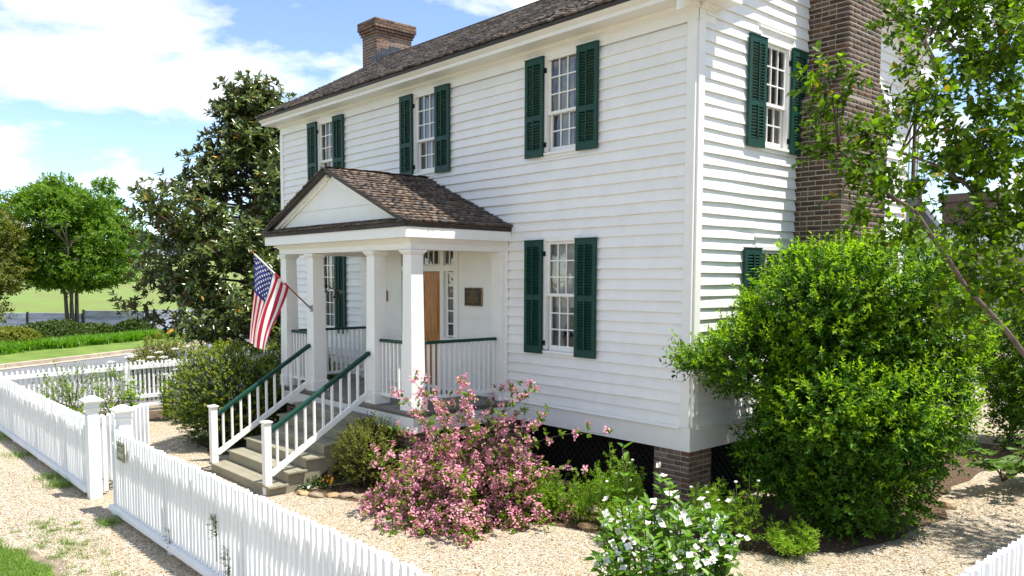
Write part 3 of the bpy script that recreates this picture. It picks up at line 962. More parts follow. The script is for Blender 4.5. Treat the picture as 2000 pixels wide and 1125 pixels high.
def shingle_mesh(w, l, th, cup, mat, seed):
    """A split shake: tapered, slightly cupped, local +y up-slope, +z off the roof, butt at y=0."""
    r = random.Random(seed)
    V = []
    xs = (-w / 2, -w / 6, w / 6, w / 2)
    for i, x in enumerate(xs):
        c = cup * ((2 * x / w) ** 2)
        j = r.uniform(-.014, .010)
        V += [(x, j, th + c + r.uniform(-.002, .002)), (x, l, .004), (x, j, c * .5 - .004), (x, l, -.002)]
    F = []
    for i in range(3):
        a, b = i * 4, (i + 1) * 4
        F += [(a, b, b + 1, a + 1), (a + 2, a + 3, b + 3, b + 2), (a, a + 2, b + 2, b)]
    F += [(0, 1, 3, 2), (12, 14, 15, 13)]
    m = MB(); m.add(V, F)
    return m.mesh('shingle', mat)


def lay_shingles(parent, mat, org, du, dv, nv, ulen, vlen, exp, wmin, wmax, th, keep, seed, cap=300, extra_l=2.1, lift=.03, cup=.006):
    """Courses of shakes on a slope. org = eave corner, du along the eave, dv up the slope.  keep(p) = how large it shows."""
    r = random.Random(seed)
    du, dv, nv = Vector(du), Vector(dv), Vector(nv)
    meshes = [(w, shingle_mesh(w, exp * extra_l, th * r.uniform(.8, 1.25), cup * r.uniform(-.2, 1.6), mat, i)) for i, w in enumerate(np.linspace(wmin, wmax, 8))]
    items = []
    nrow = int(vlen / exp)
    for k in range(nrow):
        v = k * exp + r.uniform(-.006, .006)
        u = -r.uniform(0, wmax * .7)
        while u < ulen:
            w, me = r.choice(meshes)
            if u + w > 0 and u < ulen - .02:
                uu = min(max(u + w / 2, w / 2 - .01), ulen - w / 2 + .01)
                p = Vector(org) + du * uu + dv * (v + r.uniform(-.01, .008)) + nv * (.006 + .005)
                items.append((keep(p), p, me, r.uniform(-.02, .02), r.uniform(.01, lift), r.uniform(-.012, .012)))
            u += w + r.uniform(.002, .007)
    items.sort(key=lambda t: -t[0])
    base = Matrix((du, dv, nv)).transposed()
    VV, FF, n = [], [], 0
    for i, (s, p, me, rz, rx, ry) in enumerate(items):
        rot = base @ Matrix.Rotation(rz, 3, 'Z') @ Matrix.Rotation(-rx, 3, 'X') @ Matrix.Rotation(ry, 3, 'Y')
        if i < cap:
            place('shingle', me, p, parent, rot.to_euler())
        else:
            co = [rot @ v.co + p for v in me.vertices]
            VV += co; FF += [[a + n for a in q.vertices] for q in me.polygons]; n += len(co)
    if FF:
        o = np_obj('shingle', [tuple(v) for v in VV], FF, mat, parent)
        o['kind'] = 'stuff'


CAMP = Vector((5.99, -8.29, 2.978))
def near(p): return -(p - CAMP).length - (30 if p.x > -.3 else 0)
cs, sn = math.cos(ANG), math.sin(ANG)
lay_shingles(roof, 'shingle', (RX0, -.475, RZ0 - .005), (1, 0, 0), (0, cs, sn), (0, -sn, cs), RX1 - RX0, 3.46 / cs, .135, .07, .17, .027, near, 31, cap=300, lift=.07, cup=.010)
MB().box(RX0, RX1, 2.90, 3.10, roofz(3) - .03, roofz(3) + .028).build('ridge_cap', 'shingle', house)

# ---------------------------------------------------------------- chimneys
BL, BH, BC, MJ = .201, .0555, .0677, .0122
_bm = {}
def brick_mesh(lx, ly, mat):
    key = (round(lx, 3), round(ly, 3), mat)
    if key not in _bm:
        m = MB()
        a, b, h = lx / 2, ly / 2, BH / 2
        e = .004
        m.frustum(0, 0, 0, 0, 1, 1)
        m = MB()
        V = []
        for (z, k) in ((-h, e), (-h + e, 0), (h - e, 0), (h, e)):
            V += [(-a + k, -b + k, z), (a - k, -b + k, z), (a - k, b - k, z), (-a + k, b - k, z)]
        F = [(3, 2, 1, 0), (12, 13, 14, 15)]
        for s in range(3):
            for i in range(4):
                F.append((s * 4 + i, s * 4 + (i + 1) % 4, s * 4 + 4 + (i + 1) % 4, s * 4 + 4 + i))
        m.add(V, F)
        _bm[key] = m.mesh('brick', mat)
    return _bm[key]


def brickwork(parent, mat, x0, x1, y0, y1, z0, z1, faces, cap, seed, items=None, zoff=0):
    """Bond on the given faces of a rectangular stack: list of (pos, mesh)."""
    r = random.Random(seed)
    own = items is None
    items = [] if own else items
    n = int(round((z1 - z0) / BC))
    for k in range(n):
        zc = z0 + (k + .5) * BC
        if zc > z1: break
        header_row = (k + zoff) % 6 == 5
        unit_l = BL / 2 - MJ / 2 if header_row else BL
        for fc in faces:
            if fc in '-y+y':
                a0, a1 = x0, x1
            else:
                a0, a1 = y0, y1
            s = a0
            first = True
            while s < a1 - .012:
                l = unit_l
                if first:
                    if (k % 2 == 1) != (fc in '+x-x'):
                        l = BL / 2 - MJ / 2
                    first = False
                if s + l > a1 - .06: l = a1 - s
                l = min(l, a1 - s)
                if l > .02:
                    c = s + l / 2
                    pr_ = r.uniform(-.0015, .0025)
                    t = .045
                    if fc == '-y': p, sz = (c, y0 + t - pr_, zc), (l, 2 * t)
                    elif fc == '+y': p, sz = (c, y1 - t + pr_, zc), (l, 2 * t)
                    elif fc == '+x': p, sz = (x1 - t + pr_, c, zc), (2 * t, l)
                    else: p, sz = (x0 + t - pr_, c, zc), (2 * t, l)
                    items.append((near(Vector(p)), p, brick_mesh(sz[0], sz[1], mat)))
                s += l + MJ
    if own:
        flush_bricks(parent, mat, items, cap)
    return items


def flush_bricks(parent, mat, items, cap):
    items.sort(key=lambda t: -t[0])
    VV, FF, n = [], [], 0
    for i, (s, p, me) in enumerate(items):
        if i < cap:
            place('brick', me, p, parent)
        else:
            pv = Vector(p)
            co = [tuple(v.co + pv) for v in me.vertices]
            VV += co; FF += [[a + n for a in q.vertices] for q in me.polygons]; n += len(co)
    if FF:
        o = np_obj('brick', VV, FF, mat, parent); o['kind'] = 'stuff'


# right, outside the gable: broad base, stepped shoulders, narrower stack
ch = MB()
REC = .0025
ch.box(.0, .69 - REC, 2.32 + REC, 3.64 - REC, 0, 5.45)
ch.box(.0, .61 - REC, 2.55 + REC, 3.50 - REC, 5.45, 10.2)
chim = ch.build('chimney', 'mortar', house)
chim['label'] = 'broad dark brick chimney on the right gable wall'
it = []
brickwork(None, 'brick', .0, .69, 2.32, 3.64, .135, 5.42, ['-y', '+x', '+y'], 0, 41, it)
nst = 6
for k in range(nst):
    f = (k + 1) / (nst + .0)
    m = MB()
    y0 = 2.32 + (.23) * f; y1 = 3.64 - .14 * f; x1 = .69 - .08 * f
    zb = 5.42 + k * BC
    brickwork(None, 'brick', 0, x1, y0, y1, zb, zb + BC, ['-y', '+x', '+y'], 0, 42 + k, it, k)
    B('chimney_core', 'mortar', chim, (0.001, x1 - REC, y0 + REC, y1 - REC, zb - .001, zb + BC - .001)) if k < nst - 1 else None
brickwork(None, 'brick', 0, .61, 2.55, 3.50, 5.42 + nst * BC, 9.6, ['-y', '+x', '+y'], 0, 49, it)
flush_bricks(chim, 'brick', it, 300)

lch = MB()
CX0, CX1, CY0, CY1 = -11.63, -11.0, 2.55, 3.545
lch.box(CX0 + REC, CX1 - REC, CY0 + REC, CY1 - REC, 0, 8.92)
lch.box(CX0 - .07, CX1 + .07, CY0 - .07, CY1 + .07, 8.93, 9.105)
lchim = lch.build('chimney', 'mortar', house)
lchim['label'] = 'brown brick chimney with a corbelled cap above the far end of the roof'
it = []
brickwork(None, 'brickred', CX0, CX1, CY0, CY1, 6.6, 8.81, ['-y', '+x', '+y'], 0, 51, it)
for k, (ex, nrow) in enumerate(((.03, 1), (.058, 1), (.088, 3))):
    zb = 8.78 + (0 if k == 0 else BC if k == 1 else 2 * BC)
    brickwork(None, 'brickred', CX0 - ex, CX1 + ex, CY0 - ex, CY1 + ex, zb, zb + nrow * BC, ['-y', '+x', '+y', '-x'], 0, 52 + k, it)
it = [i for i in it if i[1][2] > 7.6]
flush_bricks(lchim, 'brickred', it, 300)
B('cap_top', 'mortar', lchim, (CX0 - .08, CX1 + .08, CY0 - .08, CY1 + .08, 9.106, 9.122))
for (a, b, c) in ((CY0 - .02, CY0 + .16, 8.33), (CY0 + .16, CY0 + .40, 8.45), (CY0 + .40, CY0 + .72, 8.57)):
    pass
for i, (a, b, zt) in enumerate(((2.53, 2.68, 8.36), (2.68, 2.90, 8.46), (2.90, 3.2, 8.55))):
    B('flashing', 'lead', lchim, (CX1 + .001, CX1 + .010 + i * .001, a, b, roofz(a) - .1, zt))
B('flashing', 'lead', lchim, (CX1 - .22, CX1 + .01, CY0 - .012, CY0 - .001, roofz(2.5) - .1, 8.27))

# ---------------------------------------------------------------- foundation piers and lattice
def pier(x0, x1, y0, y1, z0, z1, cap, seed, mat='brickred'):
    o = B('pier', 'mortar', house, (x0 + REC, x1 - REC, y0 + REC, y1 - REC, -.05, z1))
    brickwork(o, mat, x0, x1, y0, y1, z0, z1, ['-y', '+x', '-x'], cap, seed)
    return o
pier(-.545, -.002, .002, .48, ZS - 12 * BC, ZS - .001, 300, 61)
B('footing', 'mortar', house, (-.56, .03, -.03, .5, -.05, .045))
pier(-3.72, -3.32, .1, .5, ZS - 12 * BC, ZS - .001, 300, 62)
pier(-3.95, -3.52, -1.66, -1.25, ZS - 12 * BC, ZS - .001, 300, 63)
pier(-7.45, -7.05, -1.66, -1.25, ZS - 12 * BC, ZS - .001, 300, 64)
pier(-.42, -.002, 5.5, 5.95, ZS - 12 * BC, ZS - .001, 300, 65)
pier(HX0 + .02, HX0 + .5, .05, .5, ZS - 12 * BC, ZS - .001, 300, 66)
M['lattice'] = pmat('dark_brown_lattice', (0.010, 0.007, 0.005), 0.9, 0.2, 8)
def lattice(a0, a1, zt, plane):
    m = MB()
    H = zt
    st = .115
    n = int((a1 - a0 + H) / st) + 1
    for i in range(n):
        for sg in (0, 1):
            s = a0 - H + i * st + (0 if sg == 0 else H)
            p0, p1 = (s, 0), (s + (H if sg == 0 else -H), H)
            (u0, w0), (u1, w1) = (p0, p1) if p0[0] < p1[0] else (p1, p0)
            if u1 <= a0 or u0 >= a1: continue
            if u0 < a0: w0 += (w1 - w0) * (a0 - u0) / (u1 - u0); u0 = a0
            if u1 > a1: w1 = w0 + (w1 - w0) * (a1 - u0) / (u1 - u0); u1 = a1
            if u1 - u0 < .03: continue
            off = .012 * sg
            A, Bp = plane(u0, w0, off), plane(u1, w1, off)
            up = plane(0, 0, 1.0); o0 = plane(0, 0, 0.0)
            m.bar(A, Bp, .035, .008, up=(up[0] - o0[0], up[1] - o0[1], up[2] - o0[2]))
    return m.build('lattice', 'lattice', house)
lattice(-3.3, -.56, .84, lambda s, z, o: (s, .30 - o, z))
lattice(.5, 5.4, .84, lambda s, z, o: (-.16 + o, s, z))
B('crawl_space_dark', 'dark', house, (HX0 + .2, -.3, .62, .64, 0, ZS), (-.42, -.4, .64, HD - .2, 0, ZS))  # added dark sheets standing in for the deep shade behind the lattice

# ---------------------------------------------------------------- windows and shutters
def wbox(T, s0, s1, z0, z1, o0, o1, m, mi=0):
    p, q = T(s0, z0, o0), T(s1, z1, o1)
    m.box(p[0], q[0], p[1], q[1], p[2], q[2], mi)


_sh = {}
def shutter_meshes(w, h, split, key):
    """frame and louvres in local coords: x across, z up, -y outwards, origin bottom centre"""
    k = (round(w, 3), round(h, 3), key)
    if k in _sh: return _sh[k]
    st = .058; br = .105; tr = .085; mr = .075
    zm = br + (h - br - tr) * split
    fr = MB()
    fr.box(-w / 2, -w / 2 + st, -.032, 0, 0, h); fr.box(w / 2 - st, w / 2, -.032, 0, 0, h)
    fr.box(-w / 2 + st, w / 2 - st, -.0315, -.0005, 0, br); fr.box(-w / 2 + st, w / 2 - st, -.0315, -.0005, h - tr, h)
    fr.box(-w / 2 + st, w / 2 - st, -.0315, -.0005, zm - mr / 2, zm + mr / 2)
    fr.box(-w / 2 - .006, w / 2 + .006, -.040, .004, h + .0005, h + .012)
    lv = MB(); rod = MB()
    for (a, b) in ((br, zm - mr / 2), (zm + mr / 2, h - tr)):
        n = int((b - a) / .037)
        for i in range(n):
            z = a + (i + .5) * (b - a) / n
            c = Vector((0, -.016, z))
            d = Vector((0, -.017, -.0165))
            lv.obox(c, (w / 2 - st + .003, 0, 0), d, Vector((0, -.0035, .0036)))
        rod.box(-.009, .009, -.046, -.031, a + .01, b - .03)
        rod.box(-.012, .012, -.044, -.030, b - .03, b + .018)
    _sh[k] = (fr.mesh('shutter', 'green'), lv.mesh('louver', 'green'), rod.mesh('tilt_rod', 'green'))
    return _sh[k]


def shutter(T, s, w, zb, zt, split, side):
    fm, lm, rm = shutter_meshes(w, zt - zb, split, 0)
    loc = T(s, zb, .050)
    rz = 0 if T is FR else math.pi / 2
    tilt = random.uniform(-.012, .012) + (.02 if side > 0 else -.02)
    o = place('shutter', fm, loc, house, (0, 0, rz + tilt))
    for nm, me in (('louver', lm), ('tilt_rod', rm)):
        c = bpy.data.objects.new(nm, me); COL.objects.link(c); c.parent = o
        WLOC[c.name] = Vector(loc)
        if nm == 'louver': c['kind'] = 'stuff'
    # hinges and hold-back
    m = MB()
    for zz in (zb + .16, zt - .19):
        e = s - side * (w / 2 + .012)
        p = T(e - .022, zz - .035, .026); q = T(e + .022, zz + .035, .046)
        m.box(p[0], q[0], p[1], q[1], p[2], q[2])
    m.build('hinge', 'black', house)
    return o


def window(T, s, zb, zt, rows_top, rows_bot, style, seed, cap=False, hw=.305):
    r = random.Random(seed)
    m = MB()
    zo, zi = zb + .06, zt - .015
    # casing, sill, jambs
    wbox(T, s - CW, s - hw - .006, zo, zt + .045, .0, .040, m); wbox(T, s + hw + .006, s + CW, zo, zt + .045, .0, .040, m)
    wbox(T, s - hw - .006, s + hw + .006, zi, zt + .045, .0, .0395, m)
    wbox(T, s - hw - .012, s - hw, zo, zi, -.12, -.0005, m); wbox(T, s + hw, s + hw + .012, zo, zi, -.12, -.0005, m)
    wbox(T, s - hw - .012, s + hw + .012, zi, zi + .012, -.12, -.0005, m)
    wbox(T, s - hw - .006, s - hw + .014, zo, zi, -.022, .036, m); wbox(T, s + hw - .014, s + hw + .006, zo, zi, -.022, .036, m)
    win = m.build('window', 'trim', house, bevel=.003)
    m = MB()
    wbox(T, s - CW - .045, s + CW + .045, zb + .012, zb + .048, -.1, .062, m); wbox(T, s - CW, s + CW, zb - .03, zb + .012, 0, .034, m)
    m.build('sill', 'trim', win, bevel=.003)
    if cap:
        m = MB()
        wbox(T, s - CW - .05, s + CW + .05, zt + .145, zt + .17, .005, .05, m); wbox(T, s - CW, s + CW, zt + .045, zt + .146, .002, .024, m)
        wbox(T, s - CW - .02, s + CW + .02, zt + .12, zt + .1455, .003, .034, m)
        m.build('drip_cap', 'trim', win, bevel=.003)
    ztop, zbot = zi, zb + .05
    hm = zbot + (ztop - zbot) * rows_bot / (rows_top + rows_bot)
    for (a, b, rows, off) in ((hm, ztop, rows_top, -.035), (zbot, hm + .035, rows_bot, -.075)):
        f = MB()
        st = .045; bt = .042 if off > -.05 else .075; tp = .042
        i0, i1 = s - hw + .012, s + hw - .012
        wbox(T, i0, i0 + st, a, b, off, off + .035, f); wbox(T, i1 - st, i1, a, b, off, off + .035, f)
        wbox(T, i0 + st, i1 - st, a, a + bt, off + .0005, off + .0345, f); wbox(T, i0 + st, i1 - st, b - tp, b, off + .0005, off + .0345, f)
        g0, g1, h0, h1 = i0 + st, i1 - st, a + bt, b - tp
        mw = .009
        xs = [g0 + (g1 - g0) * k / 3 for k in range(4)]; zs = [h0 + (h1 - h0) * k / rows for k in range(rows + 1)]
        for x in xs[1:-1]: wbox(T, x - mw, x + mw, h0, h1, off + .002, off + .033, f)
        for z in zs[1:-1]: wbox(T, g0, g1, z - mw, z + mw, off + .003, off + .032, f)
        sash = f.build('sash', 'trim', win)
        for ix in range(3):
            for iz in range(rows):
                cx, cz = (xs[ix] + xs[ix + 1]) / 2, (zs[iz] + zs[iz + 1]) / 2
                w2, h2 = (xs[ix + 1] - xs[ix]) / 2, (zs[iz + 1] - zs[iz]) / 2
                g = MB()
                t1, t2 = r.uniform(-.0012, .0012), r.uniform(-.0012, .0012)
                g.add([T(cx - w2, cz - h2, off + .014 + t1), T(cx + w2, cz - h2, off + .014 - t1), T(cx + w2, cz + h2, off + .014 - t2), T(cx - w2, cz + h2, off + .014 + t2)], [(0, 1, 2, 3)] if T is FR else [(0, 1, 2, 3)])
                g.build('pane', 'glass', win)
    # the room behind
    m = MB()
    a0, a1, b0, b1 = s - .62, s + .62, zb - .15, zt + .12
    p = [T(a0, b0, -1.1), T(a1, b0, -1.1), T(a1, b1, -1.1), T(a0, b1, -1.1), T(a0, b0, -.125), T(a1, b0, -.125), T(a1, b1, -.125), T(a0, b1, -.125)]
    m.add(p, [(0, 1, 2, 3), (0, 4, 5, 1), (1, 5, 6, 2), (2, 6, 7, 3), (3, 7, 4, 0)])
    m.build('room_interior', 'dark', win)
    # curtains
    def drape(c0, c1, z0, z1, o, amp, per, mat, taper=0.0, side=1):
        n = 40; V = []; F = []
        for j, t in enumerate(np.linspace(0, 1, 7)):
            z = z0 + (z1 - z0) * t
            for i in range(n + 1):
                u = i / n
                w = 1 - taper * math.exp(-((t - .28) / .22) ** 2)
                x = (c0 + (c1 - c0) * u * w) if side > 0 else (c1 - (c1 - c0) * (1 - u) * w)
                V.append(T(x, z, o + amp * math.sin(u * per + .5 * math.sin(3 * t + seed))))
        for j in range(6):
            for i in range(n):
                F.append((j * (n + 1) + i, j * (n + 1) + i + 1, (j + 1) * (n + 1) + i + 1, (j + 1) * (n + 1) + i))
        np_obj('curtain', V, F, mat, win, smooth=True)
    if style == 'sheer':
        drape(s - .31, s - .18, zb, zt, -.155, .012, 26, 'brown_cloth')
        drape(s - .20, s + .06, zb, zt, -.17, .014, 34, 'curtain')
        drape(s + .08, s + .32, hm + .22, zt, -.17, .014, 34, 'curtain')
    elif style == 'sheer2':
        drape(s - .32, s + .02, zb, zt, -.17, .014, 40, 'curtain')
        drape(s + .16, s + .34, zb, zt, -.165, .012, 24, 'brown_cloth')
    elif style == 'blind':
        m = MB(); wbox(T, s - .33, s + .33, hm - .16, zt, -.15, -.146, m); m.build('roller_blind', 'blind', win)
        drape(s - .33, s - .02, zb, hm + .1, -.19, .014, 30, 'curtain', .5, 1)
        drape(s + .10, s + .34, zb, hm + .1, -.19, .014, 30, 'curtain', .5, -1)
    else:
        drape(s - .33, s - .2, zb, zt, -.155, .012, 26, 'brown_cloth')
        drape(s + .02, s + .34, zb, zt, -.17, .014, 36, 'curtain')
    return win


SW = .382
for (x, st, sd_) in ((X1, 'sheer', 1), (X2, 'sheer2', 2), (X3, 'sheer', 3)):
    window(FR, x, UB, UT, 3, 2, st, sd_)
    shutter(FR, x - .5178, SW, UB, UT, .37, -1); shutter(FR, x + .5178, SW, UB, UT, .37, 1)
for (x, st, sd_) in ((X3, 'blind', 4), (X1, 'mixed', 5)):
    window(FR, x, LB, LT, 3, 3, st, sd_)
    shutter(FR, x - .5178, SW, LB, LT, .49, -1); shutter(FR, x + .5178, SW, LB, LT, .49, 1)
window(SD, YW, SUB, SUT, 3, 2, 'sheer2', 6, cap=True)
window(SD, YW, SLB, SLT, 3, 3, 'mixed', 7, cap=True)
for (zb, zt, sp) in ((SUB, SUT, .37), (SLB, SLT, .49)):
    shutter(SD, YW - .5178, SW, zb, zt, sp, -1); shutter(SD, YW + .5178, SW, zb, zt, sp, 1)

# ---------------------------------------------------------------- porch
PC = -5.455                     # porch axis
PF = 1.11                       # floor height
COLX = (PC - 1.885, PC - .93, PC + .93, PC + 1.885)
CYF = -1.63                     # column centre line
# floor: boards running out from the house, with a nosing
fl = B('porch_floor', 'deck', house, (-7.50, -3.42, -1.74, -.035, PF - .09, PF - .03))
n = 30
for i in range(n):
    a = -7.56 + (4.20) * i / n; b = -7.56 + 4.20 * (i + 1) / n - .004
    B('plank', 'deck', fl, (a, b, -1.80, -.032, PF - .03, PF + random.uniform(-.0008, .0008)))
B('porch_skirt', 'trim', house, (-7.49, -3.43, -1.735, -1.70, .80, PF - .032), bevel=.003)
B('porch_skirt', 'trim', house, (-3.46, -3.4295, -1.6995, -.035, .80, PF - .032), bevel=.003)
B('porch_skirt', 'trim', house, (-7.4905, -7.46, -1.6995, -.035, .80, PF - .032))
cb, ct = PF + .02, 3.39
for x in COLX:
    m = MB()
    m.frustum(x, CYF, PF + .19, ct - .075, .242, .200)
    c = m.build('column', 'trim', house, bevel=.004)
    m = MB(); m.box(x - .140, x + .140, CYF - .140, CYF + .140, PF + .001, PF + .165)
    m.frustum(x, CYF, PF + .1655, PF + .189, .280, .246); m.build('plinth', 'trim', c, bevel=.003)
    m = MB(); m.frustum(x, CYF, ct - .074, ct - .036, .204, .27); m.box(x - .140, x + .140, CYF - .140, CYF + .140, ct - .0355, ct - .004); m.build('capital', 'trim', c, bevel=.003)
# pilasters against the wall
for x in (COLX[0], COLX[3]):
    m = MB(); m.box(x - .11, x + .14, -.10, -.03, PF + .001, 3.39); c = m.build('pilaster', 'trim', house, bevel=.004)
    B('capital', 'trim', c, (x - .14, x + .16, -.13, -.031, 3.32, 3.388))
    B('plinth', 'trim', c, (x - .135, x + .16, -.125, -.031, PF + .002, PF + .17))
B('corner_board', 'trim', house, (-3.49, -3.36, -.036, -.03, 1.10, 3.6)); B('corner_board', 'trim', house, (-7.56, -7.43, -.036, -.03, 1.10, 3.6))
# beams, cornice
BZ0, BZ1 = 3.39, 3.545
B('beam', 'trim', house, (COLX[0] - .115, COLX[3] + .115, -1.745, -1.515, BZ0, BZ1), bevel=.003)
B('beam', 'trim', house, (COLX[3] - .115, COLX[3] + .114, -1.5145, -.03, BZ0, BZ1), bevel=.003)
B('beam', 'trim', house, (COLX[0] - .114, COLX[0] + .115, -1.5145, -.03, BZ0, BZ1), bevel=.003)
B('porch_ceiling', 'trim', house, (COLX[0] + .116, COLX[3] - .116, -1.514, -.03, 3.50, 3.52))
EX0, EX1, EYF = -7.63, -3.28, -1.97
m = MB()
xl, xr, yf = COLX[0] - .115, COLX[3] + .115, -1.745
for (e0, e1, z0, z1) in ((.0, .03, 3.47, 3.50), (.03, .075, 3.50, 3.5445)):
    m.add([(xl - e0, yf - e0, z0), (xr + e0, yf - e0, z0), (xr + e1, yf - e1, z1), (xl - e1, yf - e1, z1), (xr + e0, -.03, z0), (xr + e1, -.03, z1), (xl - e0, -.03, z0), (xl - e1, -.03, z1)],
          [(0, 1, 2, 3), (1, 4, 5, 2), (6, 0, 3, 7)])
m.build('bed_moulding', 'trim', house)
B('porch_cornice', 'trim', house, (EX0 + .03, EX1 - .014, EYF + .03, -.031, 3.545, 3.69), bevel=.003)
B('drip_edge', 'darktrim', house, (EX0 + .005, EX1 - .005, EYF + .005, EYF + .04, 3.6905, 3.752))
for xx in (EX1 - .037, EX0 + .005):
    B('drip_edge', 'darktrim', house, (xx, xx + .035, EYF + .0405, -.031, 3.6905, 3.752))
# pent strip under the pediment
ps = MB(); ps.add([(EX0 + .04, EYF + .0, 3.752), (EX1 - .04, EYF + .0, 3.752), (EX1 - .06, -1.79, 3.825), (EX0 + .06, -1.79, 3.825), (EX0 + .04, EYF, 3.70), (EX1 - .04, EYF, 3.70), (EX1 - .06, -1.79, 3.70), (EX0 + .06, -1.79, 3.70)],
                  [(0, 1, 2, 3), (7, 6, 5, 4), (4, 5, 1, 0), (5, 6, 2, 1), (6, 7, 3, 2), (7, 4, 0, 3)])
ps = ps.build('pent_strip', 'pshingle', house)
a_ = math.atan2(.073, .18)
lay_shingles(ps, 'pshingle', (EX0 + .03, EYF - .015, 3.752), (1, 0, 0), (0, math.cos(a_), math.sin(a_)), (0, -math.sin(a_), math.cos(a_)), EX1 - EX0 - .06, .2, .09, .07, .15, .012, near, 71, cap=90, extra_l=1.1)
# pediment
PR = 4.655                      # ridge of the roof boards
slope = (PR - 3.745) / (PC - EX0)
pd_ = MB()
hw = (4.50 - 3.80) / slope
pd_.prism([(PC - hw - .12, 3.80), (PC + hw + .12, 3.80), (PC, 4.585)], 'y', -1.80, -1.76)
ped = pd_.build('pediment', 'trim', house)
for z in (3.80, 4.06, 4.31):
    h = min(.255, 4.56 - z)
    w0 = (4.56 - z) / slope; w1 = (4.56 - z - h) / slope
    m = MB(); m.prism([(PC - w0, z + .003), (PC + w0, z + .003), (PC + w1 + .001, z + h), (PC - w1 - .001, z + h)], 'y', -1.812, -1.8005); m.build('board', 'trim', ped)
pa = math.atan(slope); cp, sp_ = math.cos(pa), math.sin(pa)
for s in (-1, 1):
    ex = EX1 if s > 0 else EX0
    ridge = Vector((PC, 0, PR)); eave = Vector((ex, 0, PR - abs(ex - PC) * slope))
    dn = (eave - ridge).normalized(); nv = Vector((s * sp_, 0, cp))
    L_ = (eave - ridge).length
    # rake mouldings and dark rake edge
    m = MB()
    mid = (ridge + eave) / 2
    m.obox(mid + Vector((0, -1.845, 0)) - nv * .055, dn * (L_ / 2 - .11), Vector((0, .03, 0)), nv * .030)
    m.obox(mid + Vector((0, -1.828, 0)) - nv * .100 - dn * .0, dn * (L_ / 2 - .22), Vector((0, .014, 0)), nv * .018)
    m.build('rake_moulding', 'trim', ped)
    m = MB(); m.obox(mid + Vector((0, -1.915, 0)) + nv * .001, dn * (L_ / 2), Vector((0, .055, 0)), nv * .028); m.build('rake_edge', 'darktrim', house)
proof = MB()
proof.prism([(EX0 - .01, 3.745), (PC, PR), (EX1 + .01, 3.745), (EX1 - .04, 3.745 - .03), (PC, PR - .035), (EX0 + .04, 3.745 - .03)], 'y', -1.86, -.024)
proof = proof.build('porch_roof', 'pshingle', house)
proof['label'] = 'gabled porch roof of brown wood shingles'
lr = math.hypot(EX1 - PC, PR - 3.745)
lay_shingles(proof, 'pshingle', (EX1 + .006, -1.985, 3.745 + .006), (0, 1, 0), (-cp, 0, sp_), (sp_, 0, cp), 1.965, lr + .05, .122, .07, .175, .024, near, 72, cap=300, lift=.075, cup=.012)
lay_shingles(proof, 'pshingle', (EX0 - .02, -.02, 3.745 + .002), (0, -1, 0), (cp, 0, sp_), (-sp_, 0, cp), 1.965, lr + .05, .122, .07, .175, .024, near, 73, cap=60, lift=.07)
for i in range(13):
    y = -1.99 + i * .152
    m = MB()
    for s in (-1, 1):
        dn = Vector((s * cp, 0, -sp_)); nv = Vector((s * sp_, 0, cp))
        m.obox(Vector((PC, y + .085, PR + .018 + .004 * (i % 2))) + dn * .055, dn * .058, Vector((0, .095, .006)), nv * .006)
    m.build('ridge_shingle', 'pshingle', proof)

# wall inside the porch: flush boards, door, sidelights, transom
fw = B('flush_wall', 'trim', house, (-7.43, -6.32, -.0235, -.012, PF, 3.55), (-4.58, -3.49, -.0235, -.012, PF, 3.55))
z = PF
for i, h in enumerate((.42, .40, .42, .40, .38, .42)):
    for (a, b) in ((-7.43, -6.33), (-4.57, -3.49)):
        B('board', 'trim', fw, (a, b, -.034 + (i % 2) * .0015, -.024, z + .002, min(z + h - .002, 3.545)))
    z += h
dr = thing if False else None
DX0, DX1 = -6.02, -5.065
door = MB()
door.box(DX0, DX1, .005, .045, PF + .015, 3.10)
door = door.build('door', 'door', house)
door['label'] = 'varnished orange-brown panelled wooden front door'
dw = DX1 - DX0
for (z0, z1) in ((PF + .22, PF + .78), (PF + .93, PF + 1.84)):
    for (a, b) in ((.10, .455), (.545, .90)):
        x0, x1 = DX0 + dw * a, DX0 + dw * b
        m = MB()
        m.box(x0, x1, -.004, .0045, z0, z1)
        m.build('panel_moulding', 'door', door, bevel=.003)
        m = MB(); m.box(x0 + .03, x1 - .03, -.011, -.0045, z0 + .03, z1 - .03); m.build('panel', 'door', door, bevel=.004)
m = MB(); m.lathe((0, 0, 0), [(.0, .0), (.018, .0), (.012, .02), (.026, .035), (.028, .05), (.015, .062), (.0, .064)], 12)
kn = m.mesh('door_knob', 'brassedge', True); place('door_knob', kn, (DX0 + .09, .004, PF + .95), door, (rad(90), 0, 0))
ds = MB()
for (a, b) in ((DX1 + .001, DX1 + .095), (DX0 - .095, DX0 - .001), (-4.695, -4.575), (-6.325, -6.205)):
    ds.box(a, b, -.05, .06, PF, 3.545)
ds.box(-6.204, -4.696, -.049, .06, 3.105, 3.205)
ds.box(-6.204, -4.696, -.049, .06, 3.475, 3.545)
surround = ds.build('door_surround', 'trim', house, bevel=.004)
for (a, b) in ((-4.9695, -4.6955), (-6.2045, -6.1155)):
    B('sidelight_panel', 'trim', surround, (a, b, -.02, .03, PF, 1.96))
    B('sidelight_sill', 'trim', surround, (a - .04, b + .06, -.085, .0, 1.965, 2.01))
B('threshold', 'tread', surround, (DX0, DX1, -.06, .06, PF + .002, PF + .0145))
sl = MB()
for (x0, x1) in ((-4.93, -4.70), (-6.20, -6.12)):
    sl.box(x0 - .03, x0 + .03, -.005, .02, 2.011, 3.104); sl.box(x1 - .03, x1 + .003, -.005, .02, 2.011, 3.104)
    for k in range(6):
        zz = 2.03 + k * .21
        sl.box(x0 + .03, x1 - .03, -.004, .018, zz - .012, zz + .012)
